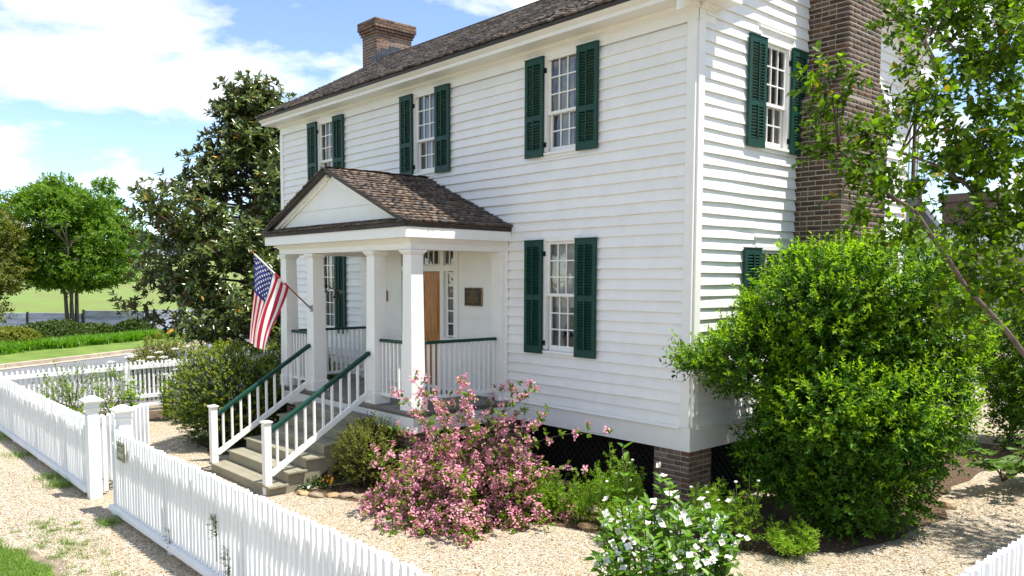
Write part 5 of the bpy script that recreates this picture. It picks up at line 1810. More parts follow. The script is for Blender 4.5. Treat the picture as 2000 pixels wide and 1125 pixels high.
# --- crape myrtle at the right edge, its trunks outside the frame
def crape():
    rng = np.random.default_rng(141)
    root = thing('crape_myrtle', (5.0, -.48, 0), 'crape myrtle with tan limbs and round leaves leaning in from the right edge', 'tree')
    A = [(5.0, -.48, -.1), (4.75, -.65, .8), (4.5, -.82, 1.51), (4.01, -1.4, 2.44), (3.73, -1.8, 2.93), (3.49, -2.16, 3.47), (3.36, -2.44, 3.62), (3.19, -2.74, 3.89)]
    B_ = [(4.93, -.40, -.1), (4.53, -.64, 1.36), (4.19, -.78, 2.14), (3.85, -.93, 2.77), (3.66, -1.09, 3.38), (3.56, -1.3, 3.69), (3.46, -1.55, 3.82), (3.26, -1.91, 3.94)]
    Cc = [(4.19, -.78, 2.14), (3.94, -.6, 3.59), (3.69, -.77, 4.45), (3.59, -.85, 4.7), (3.55, -.86, 5.03), (3.5, -1.01, 5.44)]
    Dd = [(3.69, -.77, 4.45), (3.54, -1.36, 4.66), (3.4, -1.8, 4.83), (3.22, -2.15, 4.88)]
    E_ = [(4.9, -.3, -.1), (4.9, .1, 1.6), (4.7, .4, 3.2), (4.4, .3, 4.6), (4.2, .1, 5.6)]
    mb = MB()
    for pts, a, b in ((A, .036, .009), (B_, .034, .009), (Cc, .026, .007), (Dd, .013, .005), (E_, .045, .012)):
        fine = []
        for i in range(len(pts) - 1):
            for t in (0, .33, .67): fine.append(Vector(pts[i]).lerp(Vector(pts[i + 1]), t) + Vector(rng.normal(0, .014 if t else .004, 3)))
        fine.append(Vector(pts[-1])); pts = fine
        k = len(pts); mb.tube(pts, [(a + (b - a) * (i / (k - 1)) ** .7) * rng.uniform(.93, 1.08) for i in range(k)], 9)
    mb.build('trunk', 'crapelimb', root, smooth=True)
    tips = [Vector(p) for l in (A[3:], B_[3:], Cc[1:], Dd, E_[2:]) for p in l]
    left = [(3.13, -2.63, 4.16), (3.05, -2.7, 4.32), (3.26, -2.5, 4.04), (3.2, -2.74, 3.86), (3.24, -2.12, 4.88), (3.36, -2.02, 4.58), (3.42, -1.98, 4.34), (3.51, -1.74, 4.3), (3.39, -2.05, 4.13), (3.39, -2.38, 3.84),
            (3.53, -1.75, 4.0), (3.33, -2.62, 3.68), (3.41, -2.37, 3.68), (3.37, -2.61, 3.4), (3.49, -2.32, 3.33), (3.54, -1.93, 3.72)]
    right = [(3.46, -1.57, 4.94), (3.61, -1.26, 4.9), (3.72, -.96, 5.05), (3.59, -1.47, 4.56), (3.7, -1.05, 4.57), (3.62, -1.32, 4.23), (3.77, -1.01, 4.21), (3.63, -1.51, 3.9), (3.75, -1.22, 3.84), (3.86, -.97, 3.65), 
             (3.8, -1.39, 3.24), (3.71, -1.66, 3.09), (3.88, -1.18, 2.93), (3.81, -.6, 4.83), (3.91, -.58, 4.0), (3.96, -.76, 3.26), (3.84, -1.17, 3.44), (4.3, -.2, 4.6), (4.4, .3, 5.1), (4.2, 0, 5.6), (4.6, .4, 4.1), (3.5, -1.2, 5.4)]
    C_ = np.concatenate([np.array(left) + rng.normal(0, .03, (len(left), 3)), np.array(right), np.array(right) + rng.normal(0, .15, (len(right), 3))])
    nl_ = len(left)
    lb = MB()
    P, D = [], []
    for ci, c in enumerate(C_):
        cv = Vector(c)
        t = min(tips, key=lambda q: (q - cv).length)
        mid = t.lerp(cv, .5) + Vector((0, 0, .03))
        lb.tube([t, mid, cv], [.009, .006, .003], 5)
        out = unit(c - np.array([4.0, -1.2, 3.6]))
        for k in range(14 if ci < nl_ else 25):
            d = unit(out * .5 + rng.normal(0, .7, 3) + np.array([0, 0, .25]))
            p = c + rng.normal(0, .045 if ci < nl_ else .065, 3)
            P.append(p); D.append(d)
            lb.tube([p, p + d * .24], [.0028, .0014], 3)
    P = np.array(P); D = np.array(D)
    lp = shoots(P, D, .26 * rng.uniform(.6, 1.2, len(P)), 11, .054, .037, 62, rng, start=.1)
    V, F = leaf_geo(*lp, fold=.12, droop=.12)
    k = len(F) // 2
    np_obj('crown', V, F, ['crape', 'crapenew'], root, np.repeat((rng.random(k) < .012).astype(int), 2))
    lb.build('twig', 'twig', root, smooth=True)
    # last year's seed heads
    sd_ = MB()
    for c in ((3.12, -2.80, 4.20), (3.3, -2.45, 4.05), (3.36, -2.3, 4.14), (3.45, -2.1, 4.52), (3.42, -1.75, 5.0), (3.28, -2.55, 4.0)):
        for k in range(34):
            q = Vector(c) + Vector(rng.normal(0, .055, 3))
            sd_.tube([q - Vector((0, 0, .006)), q, q + Vector((0, 0, .006))], [.002, .0065, .002], 5)
    o = sd_.build('seed_head', 'seed', root); o['kind'] = 'stuff'
crape()

# --- big privet against the right corner
ex_rng = np.random.default_rng(5)
exP = np.array([0.50, -.10, 1.98]) + np.concatenate([np.linspace(0, 1, 26)[:, None] * np.array([-.15, -.42, .05]) + ex_rng.normal(0, .07, (26, 3)) for _ in range(4)])
exD = np.tile([[-.3, -.7, .35]], (len(exP), 1)) + ex_rng.normal(0, .4, (len(exP), 3))
PL = [((1.15, .95, 2.55), (.80, .78, .70)), ((1.60, 1.62, 2.72), (.78, .82, .64)), ((1.95, 2.0, 2.20), (.64, .70, .60)), ((.66, .36, 2.02), (.55, .50, .40)), ((1.50, .40, 1.50), (.58, .46, .38)), ((1.95, .95, 1.45), (.50, .50, .40)),
      ((2.12, 1.65, 1.45), (.46, .55, .60)), ((1.50, .85, .75), (.60, .54, .62)), ((1.82, 1.35, .75), (.48, .54, .60)), ((1.02, .55, .95), (.46, .40, .50)), ((1.30, 1.30, 1.7), (.72, .82, .95))]
bush('privet_shrub', (1.40, 1.20, 1.88), (1.12, 1.40, 1.50), 13000, .052, .025, 'privet', 'huge bright green shrub hiding the right wall beside the chimney', ln=.25, nl=11, seed=201, amp=.34, k=40, up=.55, inner=.30, stems=34, extra=(exP, exD), new='privetnewlit', newfrac=.6, lobes=PL, dimlobes=4)
tree('crape_myrtle', (5.7, 3.4, 0), [((5.3, 3.1, 4.1), (1.6, 1.9, 1.2), 85)], 'second crape myrtle standing just outside the right edge, shading the gravel', 'crape', .056, .038, .4, 26, 10, [([(5.7, 3.4, 0), (5.5, 3.3, 1.5), (5.3, 3.2, 3.6)], .06, .03), ([(5.75, 3.5, 0), (5.9, 3.6, 1.6), (6.0, 3.6, 3.4)], .05, .03)], 145, ln=.24, bark='crapelimb', limb_r=.02)
bush('evergreen_shrub', (1.75, 8.1, 1.5), (1.35, 1.5, 1.70), 3200, .075, .034, 'privet', 'tall leafy shrub at the right edge behind the fig', ln=.26, nl=9, seed=202, up=.5, new='privetnewlit', newfrac=.35)
bush('evergreen_shrub', (3.0, 10.6, 1.6), (1.5, 1.7, 1.8), 2400, .08, .036, 'privet', 'second tall shrub right behind the first, cut by the picture edge', ln=.26, nl=9, seed=204, up=.5, new='privetnewlit', newfrac=.35)
bush('evergreen_shrub', (1.6, 13.5, 1.7), (1.8, 1.7, 1.9), 1800, .085, .04, 'azalea', 'yellowish shrub farthest right, past the lean-to', ln=.28, nl=9, seed=203, up=.5)

# --- fig with big lobed leaves
def fig():
    rng = np.random.default_rng(211)
    root = thing('fig_shrub', (2.0, 4.9, 0), 'low sprawling fig with large lobed leaves right of the big shrub', 'shrub')
    mb = MB(); P, D = [], []
    for i in range(17):
        az = rng.uniform(-1.9, 1.4); l = rng.uniform(.7, 1.35)
        pts = []
        p = Vector((2.0, 4.9, .05)); d = Vector((math.cos(az) * .8, math.sin(az) * .8, .75)).normalized()
        for k in range(7):
            pts.append(p.copy()); p = p + d * l / 6; d = (d + Vector((0, 0, -.11)) + Vector(rng.normal(0, .08, 3))).normalized()
        mb.tube(pts, [.014 - .0015 * k for k in range(7)], 5)
        for k in range(2, 7):
            for q in range(3):
                P.append(pts[k]); a = rng.uniform(0, 6.28); D.append((math.cos(a), math.sin(a), .15))
    P = np.array([tuple(p) for p in P]); D = unit(np.array(D) + rng.normal(0, .2, (len(D), 3)))
    Vs, Fs, n = [], [], 0
    for sc_, rot in ((1, 0), (.82, .75), (.82, -.75)):
        ca, sa = math.cos(rot), math.sin(rot)
        D2 = np.stack([D[:, 0] * ca - D[:, 1] * sa, D[:, 0] * sa + D[:, 1] * ca, D[:, 2] - .1], 1)
        V, F = leaf_geo(P + D * .05, D2, np.tile([[0., 0, 1]], (len(P), 1)) + np.random.default_rng(3).normal(0, .25, (len(P), 3)), .17 * sc_, .085 * sc_, .1, .15)
        Vs.append(V); Fs.append(F + n); n += len(V)
    np_obj('foliage', np.concatenate(Vs), np.concatenate(Fs), 'fig', root)
    mb.build('stem', 'crapebark', root, smooth=True)
fig()

# --- boxwoods left of the steps
bush('boxwood_shrub', (-8.30, -2.35, .85), (.92, .95, .95), 5200, .034, .020, 'boxwood', 'broad rounded boxwood left of the front steps', ln=.13, nl=9, seed=221, amp=.30, k=34, up=.6, stems=24, new='boxnewlit', newfrac=.6)
bush('boxwood_shrub', (-8.6, -.75, .85), (1.0, .9, .92), 3600, .034, .020, 'boxwood', 'shaded boxwood behind the first, against the porch corner', ln=.13, nl=9, seed=222, amp=.30, up=.6, stems=16, new='boxnewlit', newfrac=.4)
bush('azalea_shrub', (-4.02, -2.12, .48), (.44, .44, .44), 1100, .030, .014, 'azalea', 'small olive-leaved shrub right of the front steps', ln=.16, nl=9, seed=223, amp=.36, up=.8, stems=40, inner=.5)


# --- weigela in flower
def weigela():
    rng = np.random.default_rng(231)
    bx, by = -2.12, -1.72
    root = thing('weigela_shrub', (bx, by, 0), 'wide arching shrub covered in pink blossom in front of the porch', 'shrub')
    sm = MB()
    FP, FD, LP, LD = [], [], [], []
    spec = [(-2.6, 1.5, 1.15, .02), (-1.9, 1.65, 1.2, .02), (-.9, 1.6, 1.2, .03), (.3, 1.9, .95, .03), (.05, 1.75, 1.1, .02), (3.4, 1.45, 1.0, .04), (-2.3, 1.86, 1.30, .06), (-1.2, 1.95, 1.32, .09), (.2, 2.15, 1.22, .10), (.55, 2.25, 1.12, .12), (-2.7, 1.75, 1.25, .08), (-.4, 1.9, 1.28, .10), (2.4, 1.7, 1.2, .1), (.1, 1.7, 1.35, .05)]
    for i in range(235):
        if i < len(spec): az, l, el, dr = spec[i]
        else:
            az = rng.uniform(0, 6.283); l = rng.uniform(.8, 1.6); el = rng.uniform(.30, 1.25); dr = rng.uniform(.09, .20)
            if i > 165: az = rng.uniform(2.4, 5.9); l = rng.uniform(.7, 1.35); el = rng.uniform(.25, .9)
        p = Vector((bx + rng.normal(0, .16), by + rng.normal(0, .16), .02))
        d = Vector((math.cos(az) * math.cos(el), math.sin(az) * math.cos(el), math.sin(el)))
        if p.y + math.sin(az) * math.cos(el) * l > -.15: d.y *= .5; d.normalize()
        pts = []
        n = 12
        for k in range(n + 1):
            pts.append(p.copy()); p = p + d * l / n
            d = (d + Vector((0, 0, -dr)) + Vector(rng.normal(0, .05, 3))).normalized()
            if p.z < .06: d.z = abs(d.z) * .2
        sm.tube(pts, [.009 - .0006 * k for k in range(n + 1)], 4)
        for k in range(3, n + 1):
            q = pts[k]; tdir = (pts[k] - pts[k - 1]).normalized()
            for j in range(3):
                a = rng.normal(0, 1, 3); a = a - np.array(tdir) * (a @ np.array(tdir)); a = a / np.linalg.norm(a)
                a[2] += .45
                off = np.array(q) + np.array(tdir) * rng.uniform(-.06, .06)
                ln = rng.uniform(.03, .12)
                c = off + a * ln
                nf = rng.integers(9, 17) if k > 3 else rng.integers(0, 4)
                if rng.random() < .42: nf = 0
                for _ in range(nf):
                    FP.append(c + rng.normal(0, .026, 3)); FD.append(unit(a + rng.normal(0, .5, 3) + np.array([0, -.1, .3])))
                for _ in range(6 if nf else 9):
                    LP.append(off + a * ln * rng.uniform(.1, .9)); LD.append(unit(a + np.array(tdir) * .6 + rng.normal(0, .5, 3)))
    FP, FD = np.array(FP), np.array(FD)
    # five-lobed trumpet: petals splayed round the axis
    ref = unit(np.cross(FD, np.tile([[.3, .2, .93]], (len(FD), 1)))); oth = np.cross(FD, ref)
    Vs, Fs, n = [], [], 0
    for k in range(5):
        a = 2 * math.pi * k / 5
        side = ref * math.cos(a) + oth * math.sin(a)
        V, F = leaf_geo(FP, FD * .55 + side * .85, FD * .85 - side * .55, .020, .016, .05, .1)
        Vs.append(V); Fs.append(F + n); n += len(V)
    o = np_obj('blossom', np.concatenate(Vs), np.concatenate(Fs), 'pink', root); o['kind'] = 'stuff'
    LP, LD = np.array(LP), np.array(LD)
    LP[:, 2] = np.maximum(LP[:, 2], .03)
    V, F = leaf_geo(LP, LD, np.tile([[0, 0, 1.]], (len(LP), 1)) + rng.normal(0, .4, (len(LP), 3)), .058 * rng.uniform(.6, 1.2, len(LP)), .024, .2, .2)
    np_obj('foliage', V, F, 'weigleaf', root)
    sm.build('stem', 'twig', root, smooth=True)
weigela()


# --- mock orange in the foreground
def mock_orange():
    rng = np.random.default_rng(241)
    bx, by = 2.98, -4.28
    root = thing('mock_orange_shrub', (bx, by, 0), 'foreground shrub with large white four-petalled flowers at the bottom edge', 'shrub')
    sm = MB(); LP, LD, LN, FP, FD = [], [], [], [], []
    tips = [(2.76, -4.50, 1.95, 0)]
    for i in range(64):
        a = rng.uniform(0, 6.283); r = .47 * math.sqrt(rng.random())
        x, y = bx + r * math.cos(a) * 1.0, by + r * math.sin(a)
        lat = (x - bx) * .668 + (y - by) * .743
        tips.append((x, y, 1.60 - .50 * r - .22 * max(0, lat) + rng.normal(0, .09), 1))
    for (x, y, z, fl) in tips:
        b = Vector((bx + (x - bx) * .25, by + (y - by) * .25, 0)); t = Vector((x, y, z))
        m1 = b.lerp(t, .6) + Vector(((x - bx) * .05, (y - by) * .05, .12))
        n = 16; pts = []
        for k in range(n + 1):
            u = k / n
            pts.append(b * (1 - u) ** 2 + m1 * 2 * u * (1 - u) + t * u ** 2)
        sm.tube(pts, [.008 - .0003 * k for k in range(n + 1)], 4)
        for k in range(6, n + 1):
            td = (pts[k] - pts[k - 1]).normalized()
            a0 = k * 1.57 + rng.normal(0, .3)
            for s in (0, math.pi):
                a = a0 + s
                side = Vector((math.cos(a), math.sin(a), .25)).normalized()
                for rep in range(1 if not fl else 2):
                    LP.append(pts[k] + Vector(rng.normal(0, .02 * rep + .004, 3))); LD.append(np.array(td) * .55 + np.array(side) * .85 + rng.normal(0, .12 + .3 * rep, 3)); LN.append(np.array([0, 0, 1.]) - np.array(side) * .35 + rng.normal(0, .2, 3))
            if fl and k > n - 5 and rng.random() < .42:
                for _ in range(rng.integers(1, 3)):
                    q = np.array(pts[k]) + rng.normal(0, .04, 3) + np.array([.02, -.03, .045])
                    FP.append(q); FD.append(unit(np.array([.25, -.35, .75]) + rng.normal(0, .4, 3)))
    LP = np.array([tuple(p) for p in LP]); LD = np.array(LD); LN = np.array(LN)
    V, F = leaf_geo(LP, LD, LN, .078 * rng.uniform(.6, 1.2, len(LP)), .037 * rng.uniform(.8, 1.1, len(LP)), .16, .25)
    np_obj('foliage', V, F, 'mockleaf', root)
    FP, FD = np.array(FP), np.array(FD)
    ref = unit(np.cross(FD, np.tile([[.3, .2, .93]], (len(FD), 1)))); oth = np.cross(FD, ref)
    Vs, Fs, n = [], [], 0
    cup = rng.uniform(.15, 1.5, (len(FP), 1))
    for k in range(4):
        a = 2 * math.pi * k / 4
        side = ref * math.cos(a) + oth * math.sin(a)
        V, F = leaf_geo(FP, FD * cup + side * .9, FD * .9 - side * cup, .031, .027, .10, .16)
        Vs.append(V); Fs.append(F + n); n += len(V)
    o = np_obj('blossom', np.concatenate(Vs), np.concatenate(Fs), 'whitefl', root); o['kind'] = 'stuff'
    V, F = leaf_geo(FP + FD * .003, FD, ref, .011, .010, .0, .0)
    V2, F2 = leaf_geo(FP + FD * .003, FD + ref * .5, oth, .011, .010, .0, .0)
    o = np_obj('stamen', np.concatenate([V, V2]), np.concatenate([F, F2 + len(V)]), 'yellowfl', root); o['kind'] = 'stuff'
    sm.build('stem', 'twig', root, smooth=True)
mock_orange()


# --- feathery garden plants
def feathery(x, y, h, r, n, label, seed, heads=True, mat='ferny', dense=1.0):
    rng = np.random.default_rng(seed)
    root = thing('feathery_plant', (x, y, 0), label, 'plant', 'feathery plants in the bed')
    sm = MB(); P, D, L_ = [], [], []
    hd = MB()
    for i in range(n):
        a = rng.uniform(0, 6.283); q = rng.uniform(.1, 1) ** .6
        t = Vector((x + math.cos(a) * r * q, y + math.sin(a) * r * q, h * rng.uniform(.55, 1.0) * (1.1 - .35 * q)))
        b = Vector((x + math.cos(a) * r * q * .3, y + math.sin(a) * r * q * .3, 0))
        sm.tube([b, b.lerp(t, .5) + Vector((0, 0, .04)), t], [.005, .004, .002], 4)
        k = int(15 * dense)
        for j in range(k):
            u = .18 + .8 * j / k
            p = b.lerp(t, u)
            az = j * 2.4 + rng.normal(0, .3)
            d = Vector((math.cos(az), math.sin(az), .55)).normalized()
            P.append(p); D.append(d); L_.append(.19 * (1.1 - u * .75) * rng.uniform(.7, 1.2))
        if heads and i % 5 == 0:
            hd.lathe(tuple(t + Vector((0, 0, .0))), [(.0, -.004), (.016, .004), (.022, .014), (.014, .02), (.0, .021)], 8)
    P = np.array([tuple(p) for p in P]); D = np.array([tuple(p) for p in D]); L_ = np.array(L_)
    lp = shoots(P, D, L_, 11, .042, .010, 48, rng, start=.12)
    V, F = leaf_geo(*lp, fold=.1, droop=.1)
    V[:, 2] = np.maximum(V[:, 2], .012)
    np_obj('foliage', V, F, mat, root)
    sm.build('stem', 'stem', root, smooth=True)
    if heads and hd.v: hd.build('flower_head', 'whitefl', root, smooth=True)
feathery(-1.20, -1.25, .62, .32, 26, 'bushy feathery plant beside the pink shrub', 251, heads=False)
feathery(-.72, -1.12, .70, .20, 13, 'second feathery plant, left of the tall pale-headed one', 252, heads=False)
feathery(-.38, -.92, 1.08, .34, 34, 'tall feathery plant with pale flower heads before the dark crawl space', 253)
feathery(.05, -1.25, .55, .32, 24, 'low pale green plant at the gravel edge behind the white flowers', 254, heads=False)
feathery(.68, -.50, .78, .30, 28, 'feathery plant in front of the brick corner pier', 255)
feathery(1.14, -.52, 1.05, .16, 10, 'slim feathery stalk right of the corner pier', 256, dense=.7)
feathery(1.55, -.30, .45, .35, 16, 'shaded low feathery plant under the big shrub', 257, heads=False)


# --- grassy and strappy plants
def blades(P, L, W, rng, lean=.35, seg=3):
    """arching grass blades: ribbons"""
    n = len(P)
    az = rng.uniform(0, 6.283, n)
    out = np.stack([np.cos(az), np.sin(az), np.zeros(n)], 1); side = np.stack([-np.sin(az), np.cos(az), np.zeros(n)], 1)
    L = np.broadcast_to(L, (n,)); le = lean * rng.uniform(.3, 1.6, n)
    rows = []
    for k in range(seg + 1):
        t = k / seg
        c = P + out * (le * L * t ** 1.6)[:, None] + np.array([0, 0, 1.]) * (L * (t - .28 * le * t ** 2.4))[:, None]
        w = (W * (1 - t ** 2) * .5 + .0004)
        rows.append(c + side * np.broadcast_to(w, (n,))[:, None]); rows.append(c - side * np.broadcast_to(w, (n,))[:, None])
    V = np.stack(rows, 1).reshape(-1, 3)
    b = np.arange(n)[:, None] * (2 * (seg + 1))
    F = np.concatenate([b + [2 * k, 2 * k + 1, 2 * k + 3, 2 * k + 2] for k in range(seg)], 1).reshape(-1, 4)
    return V, F


rg = np.random.default_rng(261)
# daylilies on the island
Pl = []
for i in range(230):
    t = rg.random()
    e = np.array([-24.6, -7.5]) * (1 - t) + np.array([-33.6, 6.6]) * t
    nrm_ = np.array([-.83, -.56])
    c = e + nrm_ * rg.uniform(1.2, 3.3 - 1.2 * t)
    k = 46
    q = np.concatenate([c + rg.normal(0, .17, (k, 2)), np.full((k, 1), .12)], 1)
    Pl.append(q)
Pl = np.concatenate(Pl)
V, F = blades(Pl, rg.uniform(.28, .58, len(Pl)), .045, rg, .9)
tag(np_obj('daylily_bed', V, F, 'lily'), 'dense bright green daylily bed along the island kerb', 'daylilies', kind='stuff')
for i, (x, y, r, h, lab) in enumerate([(-34.9, .75, 1.75, .78, 'large dark mounded shrub left of the island tree'), (-36.6, 4.75, .95, .62, 'smaller mounded shrub right of the island tree'), (-37.4, 3.0, 1.1, .45, 'low shaded shrub behind the island tree trunk'), (-32.4, -1.5, 1.2, .7, 'yellow-green shrub at the left end of the island bed')]):
    bush('mounded_shrub', (x, y, .13 + h * .25), (r, r, h * .85), 2600, .085, .05, 'boxwood' if i < 3 else 'azalea', lab, ln=.13, nl=7, seed=270 + i, amp=.12, k=40, up=.6, inner=.2, zmin=.12, group='shrubs on the island')
bush('roadside_shrub', (-15.2, -1.2, .75), (.75, .75, .65), 700, .06, .03, 'azalea', 'light green shrub on the verge outside the far fence', ln=.25, nl=8, seed=281, up=.8)
# left garden bed
bush('rose_shrub', (-11.9, -4.05, .55), (.55, .6, .50), 170, .055, .032, 'weigleaf', 'leafy rose shrub inside the far fence corner', ln=.3, nl=7, seed=282, up=.9, inner=.6)
bush('rose_shrub', (-10.9, -3.6, .62), (.3, .3, .45), 60, .06, .034, 'weigleaf', 'small leafy rose just behind the left gate post', ln=.25, nl=7, seed=283, up=.9, inner=.6)


def valerian(x, y, h, n, label, seed):
    rng = np.random.default_rng(seed)
    root = thing('white_umbel_flower', (x, y, 0), label, 'flower', 'tall white umbels in the left bed')
    sm = MB(); P, D = [], []; LP, LD = [], []
    for i in range(n):
        t = np.array([x, y, 0]) + np.array([*rng.normal(0, .16, 2), h * rng.uniform(.6, 1.05)])
        b = np.array([x, y, 0]) + np.array([*rng.normal(0, .07, 2), 0])
        sm.tube([tuple(b), tuple((b + t) / 2 + rng.normal(0, .02, 3)), tuple(t)], [.006, .005, .003], 4)
        for k in range(60):
            a = rng.uniform(0, 6.28); r = .085 * math.sqrt(rng.random())
            P.append(t + np.array([r * math.cos(a), r * math.sin(a), .03 - 2.2 * r * r + rng.normal(0, .008)])); D.append(unit(np.array([math.cos(a) * .5, math.sin(a) * .5, 1]) + rng.normal(0, .5, 3)))
        for k in range(14):
            u = rng.uniform(.05, .7); a = rng.uniform(0, 6.28)
            LP.append(b + (t - b) * u); LD.append([math.cos(a), math.sin(a), .5])
    P, D = np.array(P), np.array(D)
    Vs, Fs, nn_ = [], [], 0
    for k in range(2):
        V, F = leaf_geo(P, D + (k * 2 - 1) * np.cross(D, [[.3, .5, .1]]), np.tile([[0, 0, 1.]], (len(P), 1)), .020, .018, .05, .1); Vs.append(V); Fs.append(F + nn_); nn_ += len(V)
    o = np_obj('umbel', np.concatenate(Vs), np.concatenate(Fs), 'whitefl', root); o['kind'] = 'stuff'
    V, F = leaf_geo(np.array(LP), np.array(LD), np.tile([[0, 0, 1.]], (len(LP), 1)), .13, .045, .15, .3); np_obj('foliage', V, F, 'ferny', root)
    sm.build('stem', 'stem', root)
valerian(-11.6, -3.05, 1.35, 11, 'tall white-flowered umbels standing right behind the left gate post', 291)
valerian(-11.5, -2.35, 1.42, 12, 'tall white-flowered umbels above the grass clump by the far fence', 292)
valerian(-11.3, -.55, 1.62, 9, 'tall white-flowered umbels rising behind the boxwood top', 293)


def clump(name, x, y, r, n, L, W, label, cat='grass', mat='blade', lean=.6, seed=1, group=None):
    rng = np.random.default_rng(seed)
    P = np.concatenate([np.array([x, y]) + rng.normal(0, r, (n, 2)), np.full((n, 1), .004)], 1)
    V, F = blades(P, L * rng.uniform(.5, 1.1, n), W, rng, lean)
    return tag(np_obj(name, V, F, mat), label, cat, group)
clump('iris_clump', -11.0, -2.0, .16, 240, .62, .018, 'arching grassy clump at the far gravel edge', 'plant', seed=301)
clump('iris_clump', -11.5, -1.5, .15, 180, .75, .022, 'darker strappy clump against the far fence', 'plant', 'lily', seed=302)
clump('weed_tuft', -4.52, -5.46, .07, 150, .13, .006, 'green weed tuft at the foot of the fence end below the sign', lean=1.2, seed=303)
for i, (x, y, r, n, L) in enumerate([(-6.9, -5.42, .10, 200, .16), (-7.5, -5.40, .12, 170, .14), (-9.6, -5.38, .16, 180, .13), (-11.5, -5.4, .2, 220, .16)]):
    clump('weed_tuft', x, y, r, n, L, .006, ['bright weeds under the left fence nearest the gate post', 'weeds under the left fence, second from the gate', 'weeds under the left fence near its middle', 'weeds under the far corner of the left fence'][i], lean=1.0, seed=304 + i)
tu = []
for i in range(80):
    c = np.array([rg.uniform(-5.2, -2.4), rg.uniform(-6.4, -5.75)])
    if rg.random() < .5: c = np.array([-3.9, -6.0]) + rg.normal(0, .25, 2) * np.array([2.0, .6])
    k = rg.integers(8, 40)
    tu.append(np.concatenate([c + rg.normal(0, .035, (k, 2)), np.full((k, 1), .003)], 1))
tu = np.concatenate(tu)
V, F = blades(tu, rg.uniform(.02, .06, len(tu)), .004, rg, 1.0)
tag(np_obj('stray_grass', V, F, 'blade'), 'stray grass blades sprouting through the gravel path', 'grass', kind='stuff')
# lawn blades in the near corner and on the island edge
n = 26000
Pg = np.stack([rg.uniform(-5.6, -2.0, n), rg.uniform(-7.6, -6.36, n), np.full(n, .012)], 1)
edge = -6.36 - .10 * np.abs(Pg[:, 0] + 3.1) ** 1.6 + .04 * np.sin(Pg[:, 0] * 9) + rg.normal(0, .035, n)
Pg = Pg[Pg[:, 1] < edge - .03]
V, F = blades(Pg, rg.uniform(.02, .055, len(Pg)), .005, rg, .9, 2)
tag(np_obj('lawn_grass', V, F, 'blade'), 'short mown grass in the near left corner', 'grass', kind='stuff')
# twigs of weed poking through the near fence
for i, (x, z) in enumerate([(-1.62, .62), (-1.35, .32), (-2.9, .17)]):
    rng = np.random.default_rng(330 + i)
    root = thing('fence_weed', (x, FY - .05, 0), ['feathery weed poking through the near fence, upper sprig', 'feathery weed poking through the near fence, lower sprig', 'dry grass weed at the second post of the near fence'][i], 'weed')
    k = 26 if i < 2 else 10
    P = np.stack([x + rng.normal(0, .02, k), np.full(k, FY - .035), z + rng.uniform(-.10, .12, k)], 1)
    D = np.stack([rng.normal(0, .6, k), -np.abs(rng.normal(.35, .2, k)), rng.normal(.3, .5, k)], 1)
    lp = shoots(P, D, .07, 8, .022, .006, 50, rng); V, F = leaf_geo(*lp); np_obj('foliage', V, F, 'boxwood', root)
    m = MB(); m.tube([(x, FY - .034, max(.02, z - .35)), (x + .01, FY - .036, z), (x + .02, FY - .045, z + .12)], [.003] * 3, 4); m.build('stem', 'stem', root)

# --- pansies, alyssum and edging stones by the steps
def posy(name, x, y, r, h, n, label, mats, seed):
    rng = np.random.default_rng(seed)
    root = thing(name, (x, y, 0), label, 'flower')
    P = np.array([x, y, 0]) + np.stack([rng.normal(0, r, n * 3), rng.normal(0, r * .8, n * 3), np.abs(rng.normal(h * .5, h * .25, n * 3))], 1)
    lp = shoots(P, np.tile([[0, 0, 1.]], (len(P), 1)) + rng.normal(0, .4, (len(P), 3)), .05, 6, .03, .014, 55, rng); V, F = leaf_geo(*lp); V[:, 2] = np.maximum(V[:, 2], .01); np_obj('foliage', V, F, 'boxwood', root)
    for mi, (mt, fr_c) in enumerate(mats):
        k = int(n * fr_c)
        Q = np.array([x, y, h]) + np.stack([rng.normal(0, r, k), rng.normal(0, r * .8, k), rng.normal(0, h * .16, k)], 1)
        A = unit(np.tile([[.2, -.6, .6]], (k, 1)) + rng.normal(0, .4, (k, 3))); ref = unit(np.cross(A, np.tile([[.3, .2, .93]], (k, 1)))); oth = np.cross(A, ref)
        Vs, Fs, n_ = [], [], 0
        for q in range(5):
            a = 2 * math.pi * q / 5 + mi
            s = ref * math.cos(a) + oth * math.sin(a)
            V, F = leaf_geo(Q + A * .004 * mi, s + A * .15, A, .024 * (1 - .3 * mi), .022 * (1 - .3 * mi), .05, .05); Vs.append(V); Fs.append(F + n_); n_ += len(V)
        o = np_obj('petal', np.concatenate(Vs), np.concatenate(Fs), mt, root); o['kind'] = 'stuff'
posy('pansy', -4.62, -2.70, .15, .15, 46, 'yellow and purple pansies at the foot of the steps', [('yellowfl', .8), ('purplefl', .35)], 341)
posy('pansy', -4.30, -2.62, .10, .13, 20, 'smaller yellow pansy clump left of the olive shrub', [('yellowfl', .8), ('purplefl', .4)], 342)
posy('alyssum', -4.36, -2.93, .055, .08, 26, 'tiny white alyssum beside the edging stones', [('whitefl', 1.0)], 343)
